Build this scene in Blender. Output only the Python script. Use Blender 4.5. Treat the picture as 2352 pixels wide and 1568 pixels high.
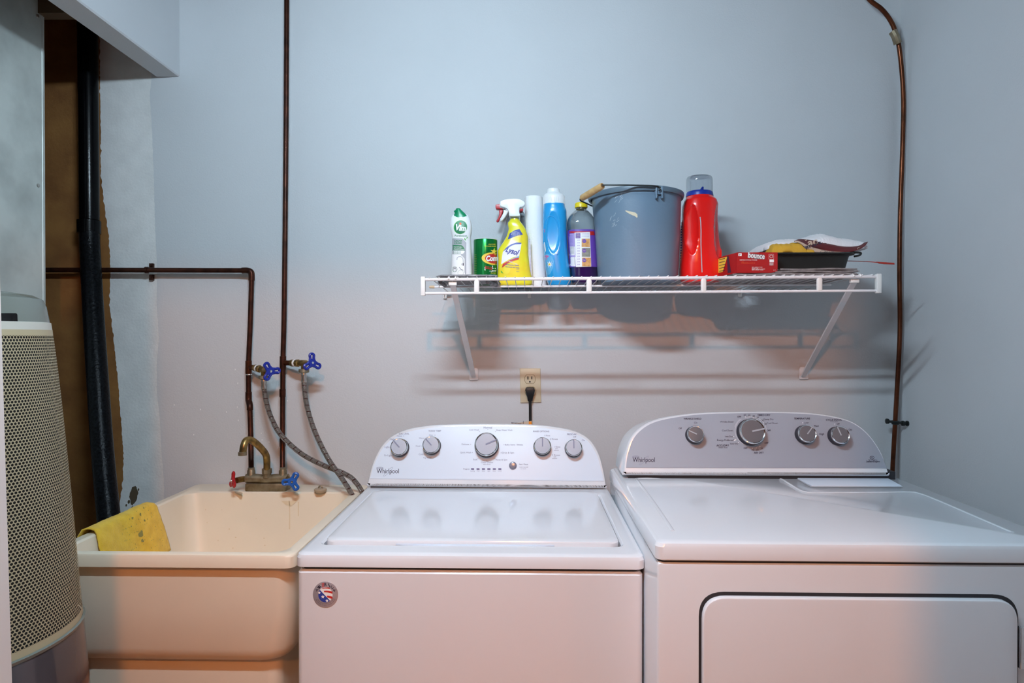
import bpy, bmesh, math, random
from mathutils import Vector, Matrix, noise
random.seed(7)
for o in list(bpy.data.objects): bpy.data.objects.remove(o)
SC = bpy.context.scene
COL = SC.collection
pi = math.pi
# ------------------------------------------------------------------ camera
F = 1457.0; CX, CY = 1176.0, 784.0
CAMY = -2.1; CAMZ = 1.35
cam = bpy.data.cameras.new('camera'); camo = bpy.data.objects.new('camera', cam); COL.objects.link(camo)
cam.sensor_width = 36.0; cam.lens = 36.0*F/2352.0; cam.clip_start = 0.02
camo.location = (0, CAMY, CAMZ)
camo.rotation_euler = (math.radians(90-0.354), 0, math.radians(1.337))
SC.camera = camo
RM = camo.rotation_euler.to_matrix()
# ------------------------------------------------------------------ world, lights, exposure
w = bpy.data.worlds.new('world'); SC.world = w; w.use_nodes = True
w.node_tree.nodes['Background'].inputs[0].default_value = (0.5, 0.6, 0.8, 1)
w.node_tree.nodes['Background'].inputs[1].default_value = 0.01
SC.view_settings.view_transform = 'Standard'; SC.view_settings.look = 'None'
SC.view_settings.gamma = 1; SC.view_settings.use_curve_mapping = False
SC.view_settings.exposure = 0.0
TUBE_POS = (-0.20, -1.50, 2.27); TUBE_LEN = 0.42; TUBE_R = 0.022; TUBE_E = 375.0; TUBE_C = (0.66, 0.85, 1.0)
def point(name, loc, e, c, r):
    l = bpy.data.lights.new(name, 'POINT'); l.energy = e; l.color = c; l.shadow_soft_size = r
    o = bpy.data.objects.new(name, l); o.location = loc; COL.objects.link(o); return o
point('hall_lamp', (0.01, -2.9, 2.41), 87, (1.0, 0.31, 0.05), 0.04)

# ------------------------------------------------------------------ pixel helpers (2352x1568 frame) to real points
def ray(px, py):
    return RM @ Vector(((px-CX)/F, (CY-py)/F, -1.0))
def at(px, py, D):
    d = ray(px, py); t = D/d.y
    return Vector((d.x*t, CAMY+D, CAMZ+d.z*t))
def on_plane(px, py, p0, n):
    d = ray(px, py); o = Vector((0, CAMY, CAMZ))
    return o + d*((Vector(p0)-o).dot(n)/d.dot(n))
def deckz(x, D): return CAMZ+0.1595+0.0042*(x+0.28)-0.0225*(D-1.69)

# ------------------------------------------------------------------ materials
M = {}
def mat(name, col, rough=0.5, metal=0.0, spec=0.5, bump=0.0, bscale=60, var=0.0, vscale=8, col2=None, coat=0.0, sheen=0.0, emis=0, alpha=1, detail=4):
    m = bpy.data.materials.new(name); m.use_nodes = True; nt = m.node_tree; N = nt.nodes; L = nt.links
    b = N['Principled BSDF']
    b.inputs['Base Color'].default_value = (*col, 1); b.inputs['Roughness'].default_value = rough
    b.inputs['Metallic'].default_value = metal; b.inputs['Specular IOR Level'].default_value = spec
    b.inputs['Coat Weight'].default_value = coat; b.inputs['Coat Roughness'].default_value = 0.08
    b.inputs['Sheen Weight'].default_value = sheen
    if alpha < 1: b.inputs['Alpha'].default_value = alpha
    if emis: b.inputs['Emission Color'].default_value = (*col, 1); b.inputs['Emission Strength'].default_value = emis
    if var or bump or col2:
        tc = N.new('ShaderNodeTexCoord')
    if var or col2:
        n = N.new('ShaderNodeTexNoise'); n.inputs['Scale'].default_value = vscale; n.inputs['Detail'].default_value = 6
        L.new(tc.outputs['Object'], n.inputs['Vector'])
        r = N.new('ShaderNodeValToRGB'); r.color_ramp.elements[0].position = 0.35; r.color_ramp.elements[1].position = 0.65
        c2 = col2 or tuple(c*(1-var) for c in col)
        r.color_ramp.elements[0].color = (*c2, 1); r.color_ramp.elements[1].color = (*col, 1)
        L.new(n.outputs['Fac'], r.inputs[0]); L.new(r.outputs[0], b.inputs['Base Color'])
    if bump:
        n2 = N.new('ShaderNodeTexNoise'); n2.inputs['Scale'].default_value = bscale; n2.inputs['Detail'].default_value = detail
        L.new(tc.outputs['Object'], n2.inputs['Vector'])
        bp = N.new('ShaderNodeBump'); bp.inputs['Strength'].default_value = bump; bp.inputs['Distance'].default_value = 0.002
        L.new(n2.outputs['Fac'], bp.inputs['Height']); L.new(bp.outputs[0], b.inputs['Normal'])
    M[name] = m; return m
mat('wall_paint', (0.60, 0.62, 0.64), 0.62, bump=0.25, bscale=220, var=0.03, vscale=3)
mat('primer', (0.78, 0.78, 0.77), 0.8, bump=0.5, bscale=120, var=0.10, vscale=14)
mat('brown_board', (0.30, 0.135, 0.035), 0.8, bump=0.3, bscale=90, col2=(0.20, 0.08, 0.02), vscale=9)
mat('stain', (0.10, 0.07, 0.04), 0.8)
mat('ceiling_paint', (0.13, 0.13, 0.13), 0.8)
mat('floor_mat', (0.78, 0.36, 0.17), 0.5, bump=0.1)
mat('warm_wall', (0.13, 0.10, 0.08), 0.7)
mat('galv', (0.66, 0.70, 0.66), 0.5, 0.35, var=0.3, vscale=7, bump=0.1, bscale=300)
mat('abs_black', (0.001, 0.001, 0.0015), 0.22, spec=0.15, bump=0.1, bscale=200)
mat('abs_rough', (0.001, 0.001, 0.0012), 0.30, spec=0.08, bump=0.6, bscale=140, col2=(0.006, 0.007, 0.009), vscale=160)
mat('copper', (0.075, 0.022, 0.011), 0.42, 0.7, var=0.6, vscale=30)
mat('copper_bright', (0.15, 0.045, 0.018), 0.32, 0.8, var=0.5, vscale=20)
mat('brass', (0.42, 0.27, 0.09), 0.36, 0.9, col2=(0.16, 0.11, 0.05), vscale=45)
mat('brass_old', (0.22, 0.17, 0.10), 0.5, 0.8, col2=(0.36, 0.31, 0.22), vscale=40, bump=0.3)
mat('solder', (0.6, 0.58, 0.55), 0.3, 0.9)
mat('steel', (0.55, 0.53, 0.5), 0.3, 0.95)
mat('chrome', (0.8, 0.8, 0.82), 0.1, 1.0)
mat('blue_handle', (0.008, 0.022, 0.30), 0.35)
mat('blue_handle2', (0.01, 0.10, 0.42), 0.35)
mat('red_handle', (0.42, 0.01, 0.015), 0.35)
mat('appliance', (0.74, 0.77, 0.81), 0.16, spec=0.5, coat=0.5)
mat('panel_white', (0.70, 0.79, 0.90), 0.42, spec=0.5, bump=0.02)
mat('panel_silver', (0.33, 0.36, 0.42), 0.5, 0.0, bump=0.03, bscale=500)
mat('seam', (0.02, 0.02, 0.025), 0.6)
mat('ink', (0.02, 0.02, 0.05), 0.5)
mat('ink_grey', (0.22, 0.25, 0.36), 0.5)
mat('ink_white', (0.75, 0.78, 0.82), 0.5)
mat('knob_dark', (0.03, 0.028, 0.04), 0.35)
mat('knob_face', (0.44, 0.48, 0.56), 0.45, 0.0)
mat('knob_face_dark', (0.17, 0.165, 0.18), 0.42, 0.3)
mat('indicator', (0.10, 0.10, 0.25), 0.4)
mat('button', (0.25, 0.26, 0.33), 0.22, 0.3)
mat('wire_white', (0.80, 0.80, 0.82), 0.35, coat=0.3)
mat('cap_white', (0.82, 0.82, 0.80), 0.4)
mat('cream_cap', (0.65, 0.5, 0.32), 0.5)
mat('outlet', (0.62, 0.54, 0.38), 0.4)
mat('dark_hole', (0.01, 0.01, 0.01), 0.7)
mat('black_rubber', (0.006, 0.006, 0.007), 0.45)
mat('sink_plastic', (0.87, 0.76, 0.60), 0.38, var=0.05, vscale=5, bump=0.05)
mat('terry_yellow', (0.95, 0.60, 0.05), 0.95, sheen=0.2, bump=1.0, bscale=260, col2=(0.82, 0.48, 0.03), vscale=40)
mat('dirt', (0.30, 0.25, 0.07), 0.9)
mat('rust', (0.66, 0.50, 0.33), 0.6)
mat('limescale', (0.78, 0.64, 0.44), 0.5)
mat('grille', (0.52, 0.42, 0.26), 0.42)
mat('grille_back', (0.012, 0.010, 0.008), 0.8)
mat('tower_grey', (0.20, 0.21, 0.18), 0.25, coat=0.2)
mat('tower_cream', (0.62, 0.58, 0.5), 0.35)
mat('tower_base', (0.07, 0.055, 0.06), 0.12, coat=0.4)
mat('display', (0.008, 0.008, 0.008), 0.15)
mat('white_plastic', (0.88, 0.89, 0.90), 0.3, coat=0.2)
mat('green_cap', (0.0, 0.25, 0.10), 0.3, coat=0.3)
mat('green_print', (0.0, 0.19, 0.07), 0.4)
mat('can_green', (0.005, 0.24, 0.05), 0.22, 0.6)
mat('leaf_green', (0.08, 0.42, 0.05), 0.5)
mat('orange', (0.9, 0.15, 0.04), 0.5)
mat('orange_tag', (0.85, 0.28, 0.02), 0.5)
mat('yellow_print', (0.85, 0.62, 0.06), 0.4)
mat('yellow_liq', (0.86, 0.80, 0.03), 0.25, coat=0.4, col2=(0.88, 0.68, 0.03), vscale=30)
mat('lemon', (0.86, 0.72, 0.02), 0.35)
mat('white_print', (0.88, 0.89, 0.90), 0.45)
mat('grey_print', (0.42, 0.44, 0.48), 0.45)
mat('blue_print', (0.02, 0.05, 0.33), 0.4)
mat('lightblue_print', (0.10, 0.42, 0.75), 0.4)
mat('red_print', (0.55, 0.02, 0.02), 0.4)
mat('dkred_print', (0.30, 0.01, 0.01), 0.4)
mat('purple_print', (0.14, 0.06, 0.42), 0.4)
mat('lilac_print', (0.42, 0.34, 0.70), 0.4)
mat('wood_print', (0.55, 0.26, 0.08), 0.4, col2=(0.75, 0.42, 0.16), vscale=120)
mat('tile_print', (0.32, 0.32, 0.27), 0.4, col2=(0.22, 0.22, 0.19), vscale=120)
mat('pink_print', (0.75, 0.12, 0.35), 0.4)
mat('paper_towel', (0.92, 0.92, 0.92), 0.95, bump=0.5, bscale=170)
mat('card', (0.45, 0.34, 0.22), 0.9)
mat('blue_bottle', (0.015, 0.33, 0.72), 0.25, coat=0.4)
mat('red_bottle', (0.80, 0.010, 0.008), 0.25, coat=0.4)
mat('blue_collar', (0.01, 0.03, 0.28), 0.3)
mat('bucket', (0.16, 0.24, 0.33), 0.36, var=0.12, vscale=5, bump=0.15, bscale=160)
mat('bucket_rim', (0.12, 0.17, 0.22), 0.4)
mat('wood', (0.62, 0.40, 0.18), 0.55, col2=(0.50, 0.30, 0.12), vscale=60)
mat('wire_dark', (0.03, 0.035, 0.035), 0.4, 0.6)
mat('tape', (0.66, 0.58, 0.42), 0.7)
mat('yellow_cap', (0.80, 0.60, 0.01), 0.35)
mat('brown_ring', (0.18, 0.12, 0.02), 0.3)
mat('box_red', (0.40, 0.008, 0.010), 0.4, coat=0.2)
mat('tray_black', (0.016, 0.018, 0.017), 0.42)
mat('terry_white', (0.86, 0.87, 0.90), 0.95, bump=0.7, bscale=240, sheen=0.4)
mat('terry_grey', (0.40, 0.40, 0.42), 0.95, bump=1.0, bscale=300, col2=(0.16, 0.16, 0.17), vscale=90)
mat('chamois', (0.60, 0.36, 0.03), 0.85, bump=0.4, bscale=100)
mat('maroon', (0.12, 0.012, 0.015), 0.45)
mat('cream_paper', (0.55, 0.45, 0.36), 0.6)
mat('newsprint', (0.40, 0.38, 0.38), 0.85, bump=0.3, col2=(0.24, 0.23, 0.24), vscale=70)
mat('red_stick', (0.50, 0.03, 0.015), 0.4)
mat('flyer', (0.25, 0.24, 0.28), 0.5, col2=(0.45, 0.2, 0.12), vscale=35)
mat('teal_liq', (0.0, 0.22, 0.25), 0.2)
mat('purple_liq', (0.06, 0.012, 0.14), 0.12, coat=0.5)
mat('red_trigger', (0.55, 0.01, 0.02), 0.35)
mat('sticker_base', (0.50, 0.46, 0.50), 0.25, 0.5)
mat('plug_stop', (0.42, 0.32, 0.22), 0.6)
mat('door_paint', (0.72, 0.66, 0.62), 0.4)
mat('lumber', (0.10, 0.06, 0.03), 0.8)
def clear(name, tint, a, rough=0.05):
    m = bpy.data.materials.new(name); m.use_nodes = True; N = m.node_tree.nodes; L = m.node_tree.links
    N.remove(N['Principled BSDF']); out = N['Material Output']
    t = N.new('ShaderNodeBsdfTransparent'); t.inputs[0].default_value = (*tint, 1)
    g = N.new('ShaderNodeBsdfGlossy'); g.inputs['Roughness'].default_value = rough
    lw = N.new('ShaderNodeLayerWeight'); lw.inputs[0].default_value = a
    mx = N.new('ShaderNodeMixShader'); L.new(lw.outputs['Facing'], mx.inputs[0]); L.new(t.outputs[0], mx.inputs[1]); L.new(g.outputs[0], mx.inputs[2])
    L.new(mx.outputs[0], out.inputs[0]); M[name] = m
clear('clear_plastic', (0.82, 0.85, 0.88), 0.35); clear('clear_bottle', (0.72, 0.76, 0.78), 0.4)
def emitmat(name, col, e):
    m = bpy.data.materials.new(name); m.use_nodes = True; b = m.node_tree.nodes['Principled BSDF']
    b.inputs['Emission Color'].default_value = (*col, 1); b.inputs['Emission Strength'].default_value = e
    b.inputs['Base Color'].default_value = (1, 1, 1, 1); M[name] = m
emitmat('tube_glow', TUBE_C, TUBE_E)
def braid():
    m = mat('braid', (0.30, 0.27, 0.25), 0.32, 0.85); N = m.node_tree.nodes; L = m.node_tree.links
    uv = N.new('ShaderNodeUVMap'); s = N.new('ShaderNodeSeparateXYZ'); L.new(uv.outputs[0], s.inputs[0])
    def mth(op, a, b=None):
        n = N.new('ShaderNodeMath'); n.operation = op
        for i, v in enumerate((a, b)):
            if v is None: continue
            if isinstance(v, (int, float)): n.inputs[i].default_value = v
            else: L.new(v, n.inputs[i])
        return n.outputs[0]
    u = mth('MULTIPLY', s.outputs[0], 8.0); v = mth('MULTIPLY', s.outputs[1], 260.0)
    a = mth('SINE', mth('MULTIPLY', mth('ADD', u, v), 2*pi)); b = mth('SINE', mth('MULTIPLY', mth('SUBTRACT', u, v), 2*pi))
    h = mth('MAXIMUM', a, b)
    bp = N.new('ShaderNodeBump'); bp.inputs['Distance'].default_value = 0.001; bp.inputs['Strength'].default_value = 0.8
    L.new(h, bp.inputs['Height']); L.new(bp.outputs[0], N['Principled BSDF'].inputs['Normal'])
    tick = mth('LESS_THAN', mth('FRACT', mth('MULTIPLY', mth('ADD', s.outputs[1], mth('MULTIPLY', s.outputs[0], 0.012)), 46.0)), 0.10)
    mx = N.new('ShaderNodeMixRGB'); L.new(tick, mx.inputs[0]); mx.inputs[1].default_value = (0.30, 0.27, 0.25, 1); mx.inputs[2].default_value = (0.08, 0.01, 0.01, 1)
    L.new(mx.outputs[0], N['Principled BSDF'].inputs['Base Color'])
braid()

# ------------------------------------------------------------------ mesh tools
OFF = {}
def link(name, me, mt, parent=None, sharp=35, smooth=True):
    """mesh in world coordinates becomes one object; shifted to its thing's base"""
    for m in (mt if isinstance(mt, (list, tuple)) else [mt]): me.materials.append(M[m])
    o = bpy.data.objects.new(name, me); COL.objects.link(o)
    if smooth and len(me.polygons):
        me.polygons.foreach_set('use_smooth', [True]*len(me.polygons)); me.set_sharp_from_angle(angle=math.radians(sharp))
    if parent is not None:
        off = OFF.get(parent.name, Vector((0, 0, 0))); me.transform(Matrix.Translation(-off)); o.parent = parent; OFF[o.name] = off
    else: OFF[o.name] = Vector((0, 0, 0))
    me.update(); return o
def base_to(o, loc):
    """give a one-mesh thing its origin at loc"""
    loc = Vector(loc); o.data.transform(Matrix.Translation(-loc)); o.location = loc; OFF[o.name] = loc
def props(o, label=None, cat=None, group=None, kind=None):
    for k, v in (('label', label), ('category', cat), ('group', group), ('kind', kind)):
        if v: o[k] = v
    return o
def thing(name, loc, label, cat, group=None):
    o = bpy.data.objects.new(name, None); o.empty_display_size = 0.05; o.location = loc; COL.objects.link(o)
    OFF[o.name] = Vector(loc); return props(o, label, cat, group)
class MB:
    def __init__(s): s.v = []; s.f = []; s.uv = {}; s.mi = []
    def add(s, vs, fs, mi=0):
        n = len(s.v); s.v += [Vector(v) for v in vs]; s.f += [tuple(i+n for i in f) for f in fs]; s.mi += [mi]*len(fs); return s
    def mesh(s, name='m', fix=True):
        me = bpy.data.meshes.new(name); me.from_pydata(s.v, [], s.f)
        if any(s.mi): me.polygons.foreach_set('material_index', s.mi)
        if s.uv:
            uvl = me.uv_layers.new(name='UVMap')
            for li, l in enumerate(me.loops): uvl.data[li].uv = s.uv.get(l.vertex_index, (0, 0))
        if fix:
            bm = bmesh.new(); bm.from_mesh(me); bmesh.ops.recalc_face_normals(bm, faces=bm.faces); bm.to_mesh(me); bm.free()
        return me
    def obj(s, name, mt, parent=None, sharp=35, smooth=True, fix=True):
        return link(name, s.mesh(name, fix), mt, parent, sharp, smooth)
def box(mb, a, b, bev=0.0, seg=2, mtx=None):
    bm = bmesh.new(); bmesh.ops.create_cube(bm, size=1)
    a, b = Vector(a), Vector(b); c = (a+b)/2; d = b-a
    for v in bm.verts: v.co = Vector((v.co.x*abs(d.x), v.co.y*abs(d.y), v.co.z*abs(d.z)))+c
    if bev: bmesh.ops.bevel(bm, geom=bm.edges[:], offset=bev, segments=seg, affect='EDGES', profile=0.5)
    if mtx: bmesh.ops.transform(bm, matrix=mtx, verts=bm.verts)
    bm.verts.index_update(); mb.add([v.co.copy() for v in bm.verts], [[v.index for v in f.verts] for f in bm.faces]); bm.free(); return mb
def catmull(pts, n=8, closed=False):
    P = [Vector(p) for p in pts]; out = []; N = len(P)
    rng = range(N) if closed else range(N-1)
    for i in rng:
        if closed: p0, p1, p2, p3 = P[i-1], P[i], P[(i+1) % N], P[(i+2) % N]
        else: p0 = P[max(i-1, 0)]; p1 = P[i]; p2 = P[i+1]; p3 = P[min(i+2, N-1)]
        for k in range(n):
            t = k/n
            out.append(0.5*((2*p1)+(p2-p0)*t+(2*p0-5*p1+4*p2-p3)*t*t+(3*p1-p0-3*p2+p3)*t**3))
    if not closed: out.append(P[-1])
    return out
def tube(mb, pts, r, seg=12, closed=False, cap=True, mi=0):
    P = [Vector(p) for p in pts]; n = len(P); rs = r if isinstance(r, (list, tuple)) else [r]*n
    T = []
    for i in range(n):
        a = P[i-1] if (i > 0 or closed) else P[i]; b = P[(i+1) % n] if (i < n-1 or closed) else P[i]
        T.append((b-a).normalized())
    u = T[0].orthogonal().normalized(); base = len(mb.v); L = 0
    for i in range(n):
        if i: L += (P[i]-P[i-1]).length
        u = (u - T[i]*u.dot(T[i])).normalized(); w_ = T[i].cross(u)
        for k in range(seg):
            a = 2*pi*k/seg; mb.v.append(P[i]+(u*math.cos(a)+w_*math.sin(a))*rs[i]); mb.uv[len(mb.v)-1] = (k/seg, L)
    m = n if closed else n-1
    for i in range(m):
        for k in range(seg):
            j = (i+1) % n
            mb.f.append((base+i*seg+k, base+i*seg+(k+1) % seg, base+j*seg+(k+1) % seg, base+j*seg+k)); mb.mi.append(mi)
    if cap and not closed:
        mb.f.append(tuple(base+k for k in range(seg))); mb.f.append(tuple(base+(n-1)*seg+k for k in range(seg))); mb.mi += [mi, mi]
    return mb
def rings(mb, R, cap0=True, cap1=True, mi=0):
    n = len(R[0]); base = len(mb.v)
    for r in R: mb.v += [Vector(p) for p in r]
    for i in range(len(R)-1):
        for k in range(n):
            mb.f.append((base+i*n+k, base+i*n+(k+1) % n, base+(i+1)*n+(k+1) % n, base+(i+1)*n+k)); mb.mi.append(mi)
    if cap0: mb.f.append(tuple(base+k for k in range(n))); mb.mi.append(mi)
    if cap1: mb.f.append(tuple(base+(len(R)-1)*n+k for k in range(n))); mb.mi.append(mi)
    return mb
def lathe(mb, prof, c, axis, seg=32, cap0=True, cap1=True, mi=0):
    """prof: (distance along axis, radius)"""
    ax = Vector(axis).normalized(); u = ax.orthogonal().normalized(); v = ax.cross(u); c = Vector(c)
    return rings(mb, [[c+ax*d+(u*math.cos(2*pi*k/seg)+v*math.sin(2*pi*k/seg))*max(r, 1e-5) for k in range(seg)] for d, r in prof], cap0, cap1, mi)
def rrect(x0, x1, y0, y1, r, z, seg=6):
    out = []
    for cx, cy, a0 in ((x1-r, y1-r, 0), (x0+r, y1-r, pi/2), (x0+r, y0+r, pi), (x1-r, y0+r, 3*pi/2)):
        for k in range(seg+1):
            a = a0+pi/2*k/seg; out.append(Vector((cx+r*math.cos(a), cy+r*math.sin(a), z)))
    return out
def fillet(pts, rad, seg=6):
    """2D polygon with rounded corners"""
    out = []; n = len(pts)
    for i in range(n):
        p = Vector(pts[i]); a = Vector(pts[i-1]); b = Vector(pts[(i+1) % n]); r = rad[i] if isinstance(rad, (list, tuple)) else rad
        if r <= 0: out.append(p); continue
        da = (a-p).normalized(); db = (b-p).normalized(); ang = da.angle(db); d = min(r/math.tan(ang/2), (a-p).length*0.49, (b-p).length*0.49)
        p1 = p+da*d; p2 = p+db*d
        for k in range(seg+1):
            t = k/seg; out.append(p1*(1-t)**2+p*2*t*(1-t)+p2*t*t)
    return out
def inset2(pts, d):
    n = len(pts); A = sum(pts[i-1][0]*pts[i][1]-pts[i][0]*pts[i-1][1] for i in range(n)); s = 1 if A > 0 else -1; out = []
    for i in range(n):
        a = Vector(pts[i-1]); b = Vector(pts[i]); c = Vector(pts[(i+1) % n]); t = (c-a).normalized()
        out.append(b+Vector((-t.y, t.x))*d*s)
    return out
def extrude(mb, loop, vec, mi=0):
    vec = Vector(vec); return rings(mb, [loop, [Vector(p)+vec for p in loop]], mi=mi)
def slab(mb, loop, nrm, th, bev):
    """closed planar loop (3D) thickened by th along nrm (toward viewer) with a rounded front edge"""
    nrm = Vector(nrm).normalized(); c = sum((Vector(p) for p in loop), Vector())/len(loop)
    u = nrm.orthogonal().normalized(); v = nrm.cross(u)
    P2 = [((Vector(p)-c).dot(u), (Vector(p)-c).dot(v)) for p in loop]
    def ring(d, h): return [c+u*q[0]+v*q[1]+nrm*h for q in inset2(P2, d)] if d else [c+u*q[0]+v*q[1]+nrm*h for q in P2]
    R = [ring(0, 0), ring(0, th-bev)]
    for k in (1, 2, 3): a = pi/2*k/3; R.append(ring(bev*(1-math.cos(a)), th-bev+bev*math.sin(a)))
    return rings(mb, R)
class Loft:
    """vertical bottle form from photograph outline rows (py, xl, xr, depth m, exponent) at distance D"""
    def __init__(s, rows, D, zb=None, n=2.3, dens=6, mod=None):
        s.D = D; s.mod = mod; S = []
        for r in rows:
            py, xl, xr, hd = r[:4]; e = r[4] if len(r) > 4 else n
            a = at(xl, py, D); b = at(xr, py, D); S.append(Vector((a.z, (a.x+b.x)/2, (b.x-a.x)/2, hd, e)[:4]).to_4d() if False else (a.z, (a.x+b.x)/2, (b.x-a.x)/2, hd, e))
        if zb is not None:
            dz = zb-S[-1][0]; z0 = S[0][0]; z1 = S[-1][0]
            S = [((z-z1)/(z0-z1)*(z0-zb)+zb,)+tuple(q) for z, *q in S]
        s.S = []
        for i in range(len(S)-1):
            p0 = S[max(i-1, 0)]; p1 = S[i]; p2 = S[i+1]; p3 = S[min(i+2, len(S)-1)]
            for k in range(dens):
                t = k/dens; z = p1[0]*(1-t)+p2[0]*t; row = [z]
                for j in range(1, 5):
                    a, b, c, d = p0[j], p1[j], p2[j], p3[j]
                    if abs(p2[0]-p1[0]) < 0.0035: val = b*(1-t)+c*t
                    else: val = 0.5*(2*b+(c-a)*t+(2*a-5*b+4*c-d)*t*t+(3*b-a-3*c+d)*t**3)
                    lo, hi = min(b, c), max(b, c); row.append(min(max(val, lo-0.2*(hi-lo)), hi+0.2*(hi-lo)))
                s.S.append(tuple(row))
        s.S.append(S[-1]); s.zt = s.S[0][0]; s.zb = s.S[-1][0]
    def sec(s, z):
        if z >= s.S[0][0]: return s.S[0]
        for a, b in zip(s.S, s.S[1:]):
            if a[0] >= z >= b[0]:
                t = (a[0]-z)/max(a[0]-b[0], 1e-9); return tuple(a[i]*(1-t)+b[i]*t for i in range(5))
        return s.S[-1]
    def build(s, mb, seg=40, cap0=True, cap1=True, grow=0.0):
        R = []
        for z, xc, hw, hd, e in s.S:
            ring = []
            for k in range(seg):
                a = 2*pi*k/seg; c, q = math.cos(a), math.sin(a)
                x = xc+(hw+grow)*math.copysign(abs(c)**(2/e), c); y = CAMY+s.D+(hd+grow)*math.copysign(abs(q)**(2/e), q)
                if s.mod and q < 0: y += s.mod(x, z)
                ring.append((x, y, z))
            R.append(ring)
        return rings(mb, R, cap0, cap1)
    def on(s, px, py, eps=0.0007):
        D = s.D-0.02
        for _ in range(3):
            p = at(px, py, D); z, xc, hw, hd, e = s.sec(p.z)
            q = min(abs(p.x-xc)/max(hw, 1e-6), 0.985); y = -hd*(1-q**e)**(1/e)
            if s.mod: y += s.mod(p.x, p.z)
            D = s.D+y-eps
        return at(px, py, D)
# lettering -----------------------------------------------------------------
_T = {}
def glyphs(txt, bold=0.0, shear=0.0, spc=1.0):
    k = (txt, bold, shear, spc)
    if k not in _T:
        cu = bpy.data.curves.new('t', 'FONT'); cu.body = txt; cu.align_x = 'CENTER'; cu.align_y = 'CENTER'; cu.offset = bold; cu.shear = shear
        cu.resolution_u = 3; cu.space_character = spc
        o = bpy.data.objects.new('t', cu); COL.objects.link(o)
        dg = bpy.context.evaluated_depsgraph_get(); me = bpy.data.meshes.new_from_object(o.evaluated_get(dg))
        vs = [v.co.copy() for v in me.vertices]; fs = [tuple(p.vertices) for p in me.polygons]
        bpy.data.objects.remove(o); bpy.data.curves.remove(cu); bpy.data.meshes.remove(me)
        xs = [v.x for v in vs] or [0]; _T[k] = (vs, fs, min(xs), max(xs))
    return _T[k]
def text(mb, txt, cx, cy, wpx, fn, bold=0.0, rot=0.0, shear=0.0, hs=1.0, mi=0, bend=None):
    vs, fs, x0, x1 = glyphs(txt, bold, shear); s = wpx/max(x1-x0, 1e-6); m = (x0+x1)/2; ca, sa = math.cos(rot), math.sin(rot); out = []
    for v in vs:
        a = (v.x-m)*s; b = v.y*s*hs
        out.append(fn(cx+a*ca+b*sa, cy-(b*ca-a*sa)))
    mb.add(out, fs, mi)
def patch(mb, pts, fn, nr=4, mi=0, c=None):
    q_ = []
    c = c or (sum(p[0] for p in pts)/len(pts), sum(p[1] for p in pts)/len(pts))
    for i in range(len(pts)):
        a, b = pts[i], pts[(i+1) % len(pts)]; m_ = max(1, int(math.hypot(b[0]-a[0], b[1]-a[1])/3))
        q_ += [(a[0]+(b[0]-a[0])*k/m_, a[1]+(b[1]-a[1])*k/m_) for k in range(m_)]
    pts = q_; nr = max(nr, int(max(math.hypot(p[0]-c[0], p[1]-c[1]) for p in pts)/4))
    n = len(pts); cx, cy = c or (sum(p[0] for p in pts)/n, sum(p[1] for p in pts)/n); base = len(mb.v)
    mb.v.append(fn(cx, cy))
    for r in range(1, nr+1):
        t = r/nr; mb.v += [fn(cx+(p[0]-cx)*t, cy+(p[1]-cy)*t) for p in pts]
    for k in range(n):
        k2 = (k+1) % n; mb.f.append((base, base+1+k, base+1+k2)); mb.mi.append(mi)
        for r in range(nr-1):
            a = base+1+r*n; b = a+n; mb.f.append((a+k, b+k, b+k2, a+k2)); mb.mi.append(mi)
def ell(cx, cy, rx, ry, rot=0, n=32):
    return [(cx+rx*math.cos(t)*math.cos(rot)-ry*math.sin(t)*math.sin(rot), cy+rx*math.cos(t)*math.sin(rot)+ry*math.sin(t)*math.cos(rot)) for t in [2*pi*k/n for k in range(n)]]
def quadp(x0, y0, x1, y1, n=5):
    P = [(x0, y0), (x1, y0), (x1, y1), (x0, y1)]; out = []
    for i in range(4):
        a, b = P[i], P[(i+1) % 4]
        for k in range(n): out.append((a[0]+(b[0]-a[0])*k/n, a[1]+(b[1]-a[1])*k/n))
    return out
def ribbon(mb, pts, wpx, fn, mi=0, closed=False):
    P = [Vector(p) for p in pts]; n = len(P); base = len(mb.v)
    for i in range(n):
        a = P[i-1] if (i or closed) else P[i]; b = P[(i+1) % n] if (i < n-1 or closed) else P[i]; t = (b-a).normalized(); q = Vector((-t.y, t.x))*wpx/2
        mb.v.append(fn(P[i].x+q.x, P[i].y+q.y)); mb.v.append(fn(P[i].x-q.x, P[i].y-q.y))
    for i in range(n if closed else n-1):
        j = (i+1) % n; mb.f.append((base+2*i, base+2*i+1, base+2*j+1, base+2*j)); mb.mi.append(mi)
def star(cx, cy, R, r, n=5, rot=0): return [(cx+(R if k % 2 == 0 else r)*math.sin(rot+pi*k/n), cy-(R if k % 2 == 0 else r)*math.cos(rot+pi*k/n)) for k in range(2*n)]

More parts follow.
